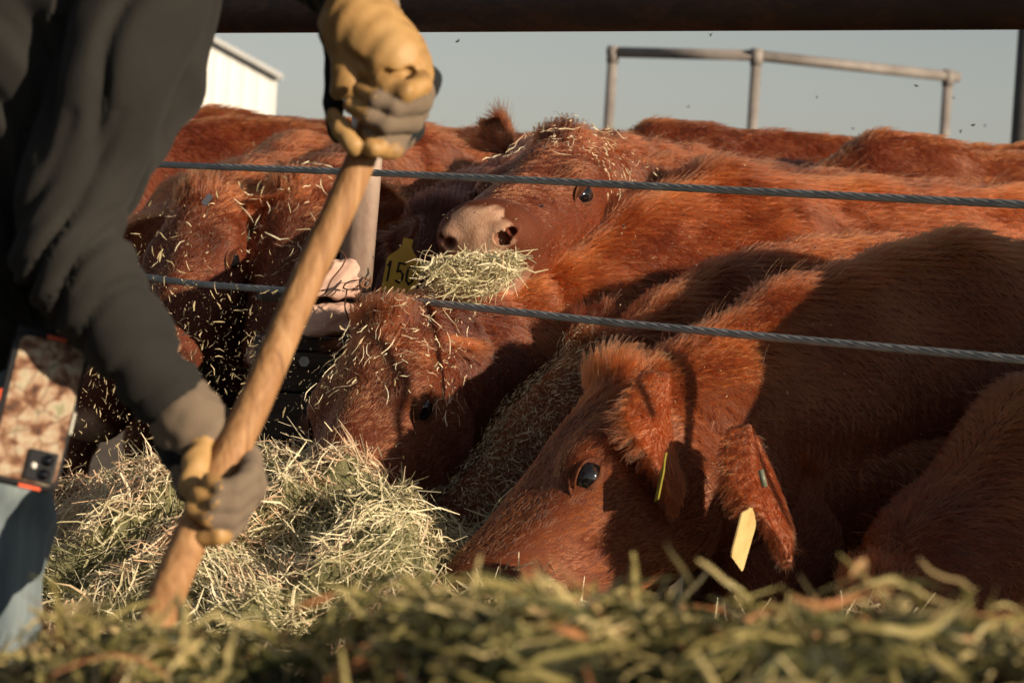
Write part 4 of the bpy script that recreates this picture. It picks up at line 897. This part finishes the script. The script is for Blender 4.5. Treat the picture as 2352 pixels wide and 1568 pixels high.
# a pile surface given by columns: for each u a crest height; built as a real mound (x, y) -> z
class Mound:
    def __init__(s, pts, sig, floor=-.15, noise_=.02, f=1.0):
        s.p = A([p[:3] for p in pts]); s.sig = sig; s.floor = floor; s.n = noise_
    def z(s, x, y):
        x = np.asarray(x, float); y = np.asarray(y, float); shp = x.shape; x = x.ravel(); y = y.ravel()
        d2 = (x[:, None] - s.p[:, 0]) ** 2 + (y[:, None] - s.p[:, 1]) ** 2
        w_ = np.exp(-d2 / (2 * s.sig ** 2)) + 1e-9; z = (w_ * s.p[:, 2]).sum(1) / w_.sum(1)
        fall = np.clip(1 - (np.sqrt(d2.min(1)) - s.sig * .9) / (s.sig * 4), 0, 1); fall = fall * fall * (3 - 2 * fall)
        P3 = np.stack([x, y, 0 * x], 1); z = z + s.n * (NZ1(P3 * .45)[:, 0] + .5 * NZ1(P3)[:, 1])
        return (s.floor + (z - s.floor) * fall).reshape(shp)
def mound_mesh(M_, x0, x1, y0, y1, step):
    xs = np.arange(x0, x1, step); ys = np.arange(y0, y1, step); X, Y = np.meshgrid(xs, ys, indexing='ij'); Z = M_.z(X, Y)
    V = np.stack([X, Y, Z], -1).reshape(-1, 3); ij = np.arange(len(V)).reshape(X.shape)
    return V, np.stack([ij[:-1, :-1], ij[1:, :-1], ij[1:, 1:], ij[:-1, 1:]], -1).reshape(-1, 4)
def pile_strands(M_, n, x0, x1, y0, y1, seed, lmean, flat=.35, sink=.02, flow=None, keepview=True):
    r = np.random.default_rng(seed); x = r.uniform(x0, x1, n); y = r.uniform(y0, y1, n); z = M_.z(x, y)
    e = .01; gx_ = (M_.z(x + e, y) - z) / e; gy_ = (M_.z(x, y + e) - z) / e; nn = np.stack([-gx_, -gy_, 1 + 0 * gx_], 1); nn /= np.linalg.norm(nn, axis=1)[:, None]
    ok = r.random(n) < 1
    p = np.stack([x, y, z], 1) + nn * r.uniform(-sink, sink * .9, n)[:, None]
    if keepview:
        u, v, d = project(p); ok &= (u > -500) & (u < 2900) & (v > -100) & (v < 1950)
    p = p[ok]; nn = nn[ok]; n = len(p)
    dr = r.normal(size=(n, 3)); 
    if flow is not None: dr = dr + flow(p) * r.uniform(.2, 2.6, n)[:, None]
    dr -= nn * ((dr * nn).sum(1) * (1 - flat))[:, None]
    dr /= np.linalg.norm(dr, axis=1)[:, None]
    return p, dr, nn, r

# --- the feed hay along the bunk, in front of the fence
cols = []
crest = [(-700, 1120, 5.4), (-100, 1120, 5.2), (130, 1112, 5.1), (260, 1130, 5.05), (400, 1130, 4.95), (520, 1085, 4.9), (620, 1035, 4.88), (700, 985, 4.88), (770, 1065, 4.78), (850, 1110, 4.68), (930, 1150, 4.60), (1010, 1180, 4.48), (1050, 1215, 4.40), (1085, 1330, 4.34), (1180, 1450, 4.28), (1400, 1480, 4.12), (1700, 1500, 3.95), (2100, 1500, 3.8), (2600, 1500, 3.6)]
pts = []
for (u, v, d) in crest:
    pts.append(P(u, v + 12, d)); q = P(u, v + 12, d); 
    pts.append(q + A([.12, .16, -.10])); pts.append(q + A([-.12, -.14, -.03])); pts.append(q + A([-.22, -.28, -.10])); pts.append(q + A([-.32, -.42, -.19])); pts.append(q + A([-.42, -.58, -.29]))
MID = Mound(pts, .085, -.15, .028)
V, F = mound_mesh(MID, -2.2, 1.6, 3.0, 5.9, .02)
M_HAYB = noise_mat('matted_hay', [(.3, (.06, .06, .025)), (.6, (.17, .16, .075)), (.8, (.28, .24, .13))], 40, 8, .9, bump=1, bscale=120)
hay = mesh('feed_hay', V, F, M_HAYB, kind='stuff', label='heap of pale green feed hay spread along the bunk', category='hay')
def flow_mid(p): 
    a = 1.6 * NZ3(p * .8)[:, :1]; return np.concatenate([np.sin(a) * .9, -np.cos(a) * .5, -.5 + .6 * np.cos(a * 1.7)], 1) * 1.0
p, dr, nn, r = pile_strands(MID, 150000, -1.7, 1.3, 3.1, 5.6, 21, .07, .5, .026, flow_mid)
u, v, d = project(p); keep = (v < 1650)
p, dr, nn = p[keep], dr[keep], nn[keep]; L = r.gamma(3.2, .020, len(p)) + .012; W_ = r.uniform(.0012, .0036, len(p)); big = r.random(len(p)) < .08; W_[big] *= 1.8; crumb = r.random(len(p)) < .22; L[crumb] *= .3; W_[crumb] *= 1.5
tone = np.clip(.68 + .20 * NZ3(p * 1.2)[:, 2] + r.normal(0, .20, len(p)), 0, 1)
u, v, d = project(p); brown = (u < 420) & (v < 1240); tone[brown] = np.clip(tone[brown] + .22, 0, 1)
ribbons('hay_stems', p, dr, nn, np.minimum(L, .16), W_, M_HAY, 31, tone=tone, parent=hay, bend=.36)

# --- hay spilling in front, close to the camera
crest2 = [(-500, 1500, 2.5), (-100, 1500, 2.35), (150, 1490, 2.3), (350, 1478, 2.2), (560, 1450, 2.15), (760, 1415, 2.1), (1000, 1398, 2.1), (1200, 1402, 2.1), (1380, 1398, 2.08), (1520, 1345, 2.05), (1660, 1305, 2.0), (1800, 1310, 2.0), (1900, 1372, 1.98), (2010, 1415, 1.95), (2120, 1455, 1.93), (2260, 1485, 1.9), (2500, 1505, 1.85), (2900, 1505, 1.8)]
pts = []
for (u, v, d) in crest2:
    q = P(u, v + 46, d); pts.append(q); pts.append(q + A([0, .16, -.07])); pts.append(q + A([0, .34, -.2]))
    for k in range(1, 7): pts.append(q + A([0, -.14 * k, -.016 * k - .003 * k * k]))
NEAR = Mound(pts, .07, -.15, .024)
V, F = mound_mesh(NEAR, -1.3, 1.3, .9, 2.95, .016)
M_HAYC = noise_mat('gap_shade_hay', [(.3, (.012, .014, .008)), (.7, (.05, .05, .02))], 40, 8, .95, bump=1, bscale=120)  # near-black base colour paints the shade in gaps between blades
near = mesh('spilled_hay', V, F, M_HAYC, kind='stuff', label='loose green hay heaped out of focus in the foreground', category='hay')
def flow_n(p):
    a = .6 * NZ3(p)[:, :1]; return np.concatenate([1.2 * np.cos(a), .3 + 0 * a, .5 * np.sin(a)], 1)
p, dr, nn, r = pile_strands(NEAR, 40000, -1.1, 1.1, 1.0, 2.7, 22, .05, .6, .03, flow_n)
L = r.gamma(3.2, .016, len(p)) + .015; W_ = r.uniform(.002, .0062, len(p)); big = r.random(len(p)) < .10; L[big] = L[big] * 1.5 + .02; W_[big] *= 1.35; tone = np.clip(.50 + .22 * NZ1(p * .8)[:, 2] + r.normal(0, .27, len(p)), 0, 1)
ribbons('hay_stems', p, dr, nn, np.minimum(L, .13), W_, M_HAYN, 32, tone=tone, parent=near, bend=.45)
# stalks that stick out of the near heap
stk = [((1435, 1410, 2.0), (1452, 1300, 1.98), .006), ((1590, 1345, 1.98), (1535, 1255, 1.99), .005), ((135, 1500, 2.2), (210, 1360, 2.2), .006), ((60, 1370, 2.25), (140, 1440, 2.2), .005), ((130, 1330, 2.3), (200, 1480, 2.2), .006), ((280, 1560, 2.1), (330, 1440, 2.1), .006),
       ((650, 1470, 2.0), (690, 1385, 2.0), .007), ((690, 1390, 2.0), (760, 1365, 2.0), .006), ((1350, 1440, 2.0), (1300, 1350, 2.02), .005), ((1110, 1460, 2.0), (1150, 1390, 2.0), .005), ((2090, 1420, 1.95), (2180, 1395, 1.93), .004), ((2200, 1470, 1.9), (2230, 1400, 1.9), .004), ((1680, 1345, 2.0), (1610, 1290, 2.0), .005), ((480, 1520, 2.1), (600, 1430, 2.1), .005), ((1840, 1380, 1.95), (1960, 1330, 1.95), .004)]
bs = A([(P(*a) + P(*b)) / 2 for a, b, w_ in stk]); ds = A([P(*b) - P(*a) for a, b, w_ in stk])
tn = A([.7] * len(stk)); tn[6] = tn[7] = 1; tn[3] = .95
ribbons('hay_stems', bs, ds, ds, np.linalg.norm(ds, axis=1) * 1.25, A([w_ for *_, w_ in stk]) * .8, M_HAYN, 33, tone=tn, parent=near, bend=.15, wave=.03)

# --- wad of hay in the raised cow's mouth
def wad(c, rad, n, seed, L0=.07):
    r = np.random.default_rng(seed); p = r.normal(size=(n, 3)); p /= np.linalg.norm(p, axis=1)[:, None]; p *= (r.random(n) ** .4)[:, None]
    return p, r
r = np.random.default_rng(5); n = 620
t = r.random(n); ctr = A([P(u, v, d) for u, v, d in [(1175, 592, 5.14)]])[0]
t = t ** .8; uu = 985 + t * 195 + r.normal(0, 14, n); low = np.interp(uu, [970, 1020, 1070, 1120, 1190], [618, 672, 692, 668, 606]); hi = np.interp(uu, [950, 1000, 1100, 1190], [606, 596, 590, 590])
vv = hi + (low - hi) * r.random(n); dd = 5.08 + r.normal(0, .022, n) + (1 - t) * -.03
p = A([P(a, b, c) for a, b, c in zip(uu, vv, dd)]); dr = np.stack([r.normal(0, 1, n) - .9, r.normal(0, .8, n), r.normal(0, .7, n) - .45], 1)
wad_o = ribbons('hay_mouthful', p, dr, dr, r.uniform(.02, .085, n), r.uniform(.0016, .0040, n), M_HAY, 9, tone=np.clip(r.normal(.55, .18, n), 0, 1), bend=.8, kind='stuff', label='mouthful of green hay hanging from the raised cow\'s lips', category='hay')

r = np.random.default_rng(77); n = 70
b0 = A([P(990 + 190 * t, 612 + r.normal(0, 10), 5.06 + r.normal(0, .015)) for t in r.random(n)]); d0 = np.stack([r.normal(-.15, .5, n), r.normal(-.3, .4, n), -r.uniform(.3, 1.2, n)], 1)
ribbons('hay_stems', b0 + d0 / np.linalg.norm(d0, axis=1)[:, None] * .02, d0, d0, r.uniform(.05, .10, n), r.uniform(.0012, .0026, n), M_HAY, 78, tone=np.clip(r.normal(.6, .2, n), 0, 1), bend=.7, parent=wad_o)
# --- straw and chaff lying in the coats
def litter(key, n, sel, lmin, lmax, wmin, wmax, seed, off=.010, tone=(.5, .2), align=None):
    c = COWS[key]; V, F, N, fn = c['V'], c['F'], c['N'], c['fn']
    wgt = sel(c)
    cen = V[F].mean(1); ar = np.linalg.norm(fn, axis=1) * wgt[F].mean(1); vd = CAM - cen; ar = ar * (((fn * vd).sum(1)) > -.2 * np.linalg.norm(fn, axis=1))
    if ar.sum() <= 0: return None
    r = np.random.default_rng(seed); fi = r.choice(len(F), n, p=ar / ar.sum()); w4 = r.dirichlet([1] * 4, n)
    p = (V[F[fi]] * w4[..., None]).sum(1); nn = (N[F[fi]] * w4[..., None]).sum(1)
    dr = r.normal(size=(n, 3)); dr -= nn * ((dr * nn).sum(1) * .88)[:, None]
    p = p + nn * r.uniform(off * .5, off * 1.5, n)[:, None]
    L = r.uniform(0, 1, n) ** 2.5 * (lmax - lmin) + lmin
    return p, dr, nn, L, r.uniform(wmin, wmax, n), np.clip(r.normal(tone[0], tone[1], n), 0, 1)
def put(key, args, m=M_CHAFF, seed=0):
    if args is None: return
    p, dr, nn, L, W_, tn = args; ribbons('straw_litter', p, dr, nn, L, W_, m, seed, tone=tn, parent=COWS[key]['root'], kind='stuff', K_=4)
top = lambda c, x0, x1: ((c['tg'] == 1) | (c['tg'] == 2)) * np.clip((c['hz'] + .13) / .06, 0, 1) * (c['hx'] > x0) * (c['hx'] < x1)
put('a', litter('a', 300, lambda c: top(c, -.12, .20), .006, .05, .0010, .0022, 41, .018, (.8, .15)), M_HAY)
put('a', litter('a', 700, lambda c: (c['hx'] > -.2) * (c['hx'] < .6) * 1., .002, .008, .0006, .0014, 42, .014))
put('f', litter('f', 7500, lambda c: np.clip((c['hz'] + .20) / .10, .05, 1) * (c['hx'] > -.05) * (c['hx'] < .6) * (.5 + .5 * np.clip(NZ3(c['V'] * 2)[:, 0] + .6, 0, 1)), .002, .011, .0006, .0016, 43, .012, (.72, .25)))
put('f', litter('f', 900, lambda c: top(c, -.02, .40), .008, .025, .0009, .0018, 44, .015, (.6, .2)), M_HAY)
put('c', litter('c', 230, lambda c: top(c, -.12, .14), .006, .045, .0010, .0022, 45, .02, (.75, .15)), M_HAY)
put('c', litter('c', 200, lambda c: (c['hx'] > .2) * (c['hx'] < .47) * 1., .002, .008, .0007, .0014, 46, .006))
put('m', litter('m', 320, lambda c: (c['hx'] > -.15) * (c['hx'] < .35) * 1., .010, .06, .0014, .003, 47, .02, (.8, .12)), M_HAY)
put('l', litter('l', 160, lambda c: (c['hx'] > -.15) * (c['hx'] < .25) * 1., .008, .05, .0012, .0026, 48, .02, (.8, .12)), M_HAY)
put('n', litter('n', 120, lambda c: (c['hx'] > -.35) * (c['hx'] < .25) * 1., .008, .04, .0010, .0022, 49, .02, (.6, .2)), M_HAY)
put('b', litter('b', 260, lambda c: (c['hx'] > -.1) * (c['hx'] < .6) * 1., .002, .007, .0006, .0013, 50, .012))
put('d', litter('d', 160, lambda c: (c['tg'] == 2) * 1., .003, .012, .0008, .0016, 51, .02))
put('r1', litter('r1', 60, lambda c: (c['tg'] == 3) * 1., .01, .05, .0012, .0025, 52, .03))
put('r2', litter('r2', 90, lambda c: (c['tg'] == 3) * 1., .01, .05, .0012, .0025, 53, .03))
for k_ in ('e', 'g', 'b', 'd', 'f'):
    if k_ in COWS: put(k_, litter(k_, 45, lambda c: ((c['tg'] == 3) | (c['tg'] == 2)) * 1., .003, .008, .001, .002, 60, .022, (.9, .1)))
# --- chaff in the air round the fork work
r = np.random.default_rng(8); n = 3000
uu = np.clip(r.normal(400, 190, n), 140, 1100); vv = r.normal(830, 190, n); dd = r.uniform(4.4, 5.4, n)
ok = (vv > 400) & (vv < 1120); p = A([P(a, b, c) for a, b, c in zip(uu[ok], vv[ok], dd[ok])]); n = len(p)
L = r.uniform(0, 1, n) ** 5 * .020 + .0016; dr = r.normal(size=(n, 3)) * A([.8, .8, 1.3])
ribbons('airborne_chaff', p, dr, dr, L, r.uniform(.0006, .0018, n) * (1 + L / .012), M_CHAFF, 10, K_=3, tone=np.clip(r.normal(.6, .25, n), 0, 1), kind='stuff', label='cloud of tiny chaff flakes falling left of the fork handle', category='chaff')
# --- flies over the herd
M_FLY = mat('fly_body', (.012, .012, .012), .5); M_WING = mat('fly_wing', (.10, .10, .10), .4)
spots = [(1632, 82, 6), (2106, 198, 6.5), (1876, 224, 7.5), (1958, 296, 7), (2234, 288, 6.2), (2206, 303, 6.6), (2262, 290, 9), (2190, 226, 9), (1580, 246, 9), (1050, 96, 6), (1245, 474, 5.0), (1432, 520, 5.0)]
proto = None
for i, (a_, b_, d_) in enumerate(spots):
    c = P(a_, b_, d_)
    if proto is None:
        o = root('fly', tuple(c), 'tiny dark fly in the air over the cattle', 'fly', 'flies over the herd')
        uu_, vv_ = np.meshgrid(np.linspace(0, 2 * np.pi, 11)[:-1], np.linspace(.05, np.pi - .05, 7)); S = np.stack([np.cos(vv_) * .0042, np.cos(uu_) * np.sin(vv_) * .0018, np.sin(uu_) * np.sin(vv_) * .0018], -1).reshape(-1, 3)
        Fq = A([(i_ * 10 + j_, i_ * 10 + (j_ + 1) % 10, (i_ + 1) * 10 + (j_ + 1) % 10, (i_ + 1) * 10 + j_) for i_ in range(6) for j_ in range(10)])
        pb_ = mesh('fly_body', S + c, Fq, M_FLY, o)
        pw_ = []
        for sd in (1, -1):
            Vw = A([[.001, 0, .001], [-.002, sd * .004, .003], [-.006, sd * .005, .003], [-.005, sd * .001, .0015]]) + c
            pw_.append(mesh('wing', np.concatenate([Vw, Vw - [0, 0, .0002]]), [(0, 1, 2, 3), (7, 6, 5, 4), (0, 4, 5, 1), (1, 5, 6, 2), (2, 6, 7, 3), (3, 7, 4, 0)], M_WING, o, smooth=False))
        proto = (o, [pb_] + pw_)
    else:
        o = proto[0].copy(); COL.objects.link(o); o.location = tuple(c)
        for q in proto[1]:
            q2 = q.copy(); COL.objects.link(q2); q2.parent = o
    o.rotation_euler = (rng.uniform(-.5, .5), rng.uniform(-.6, .6), rng.uniform(0, 6.28))
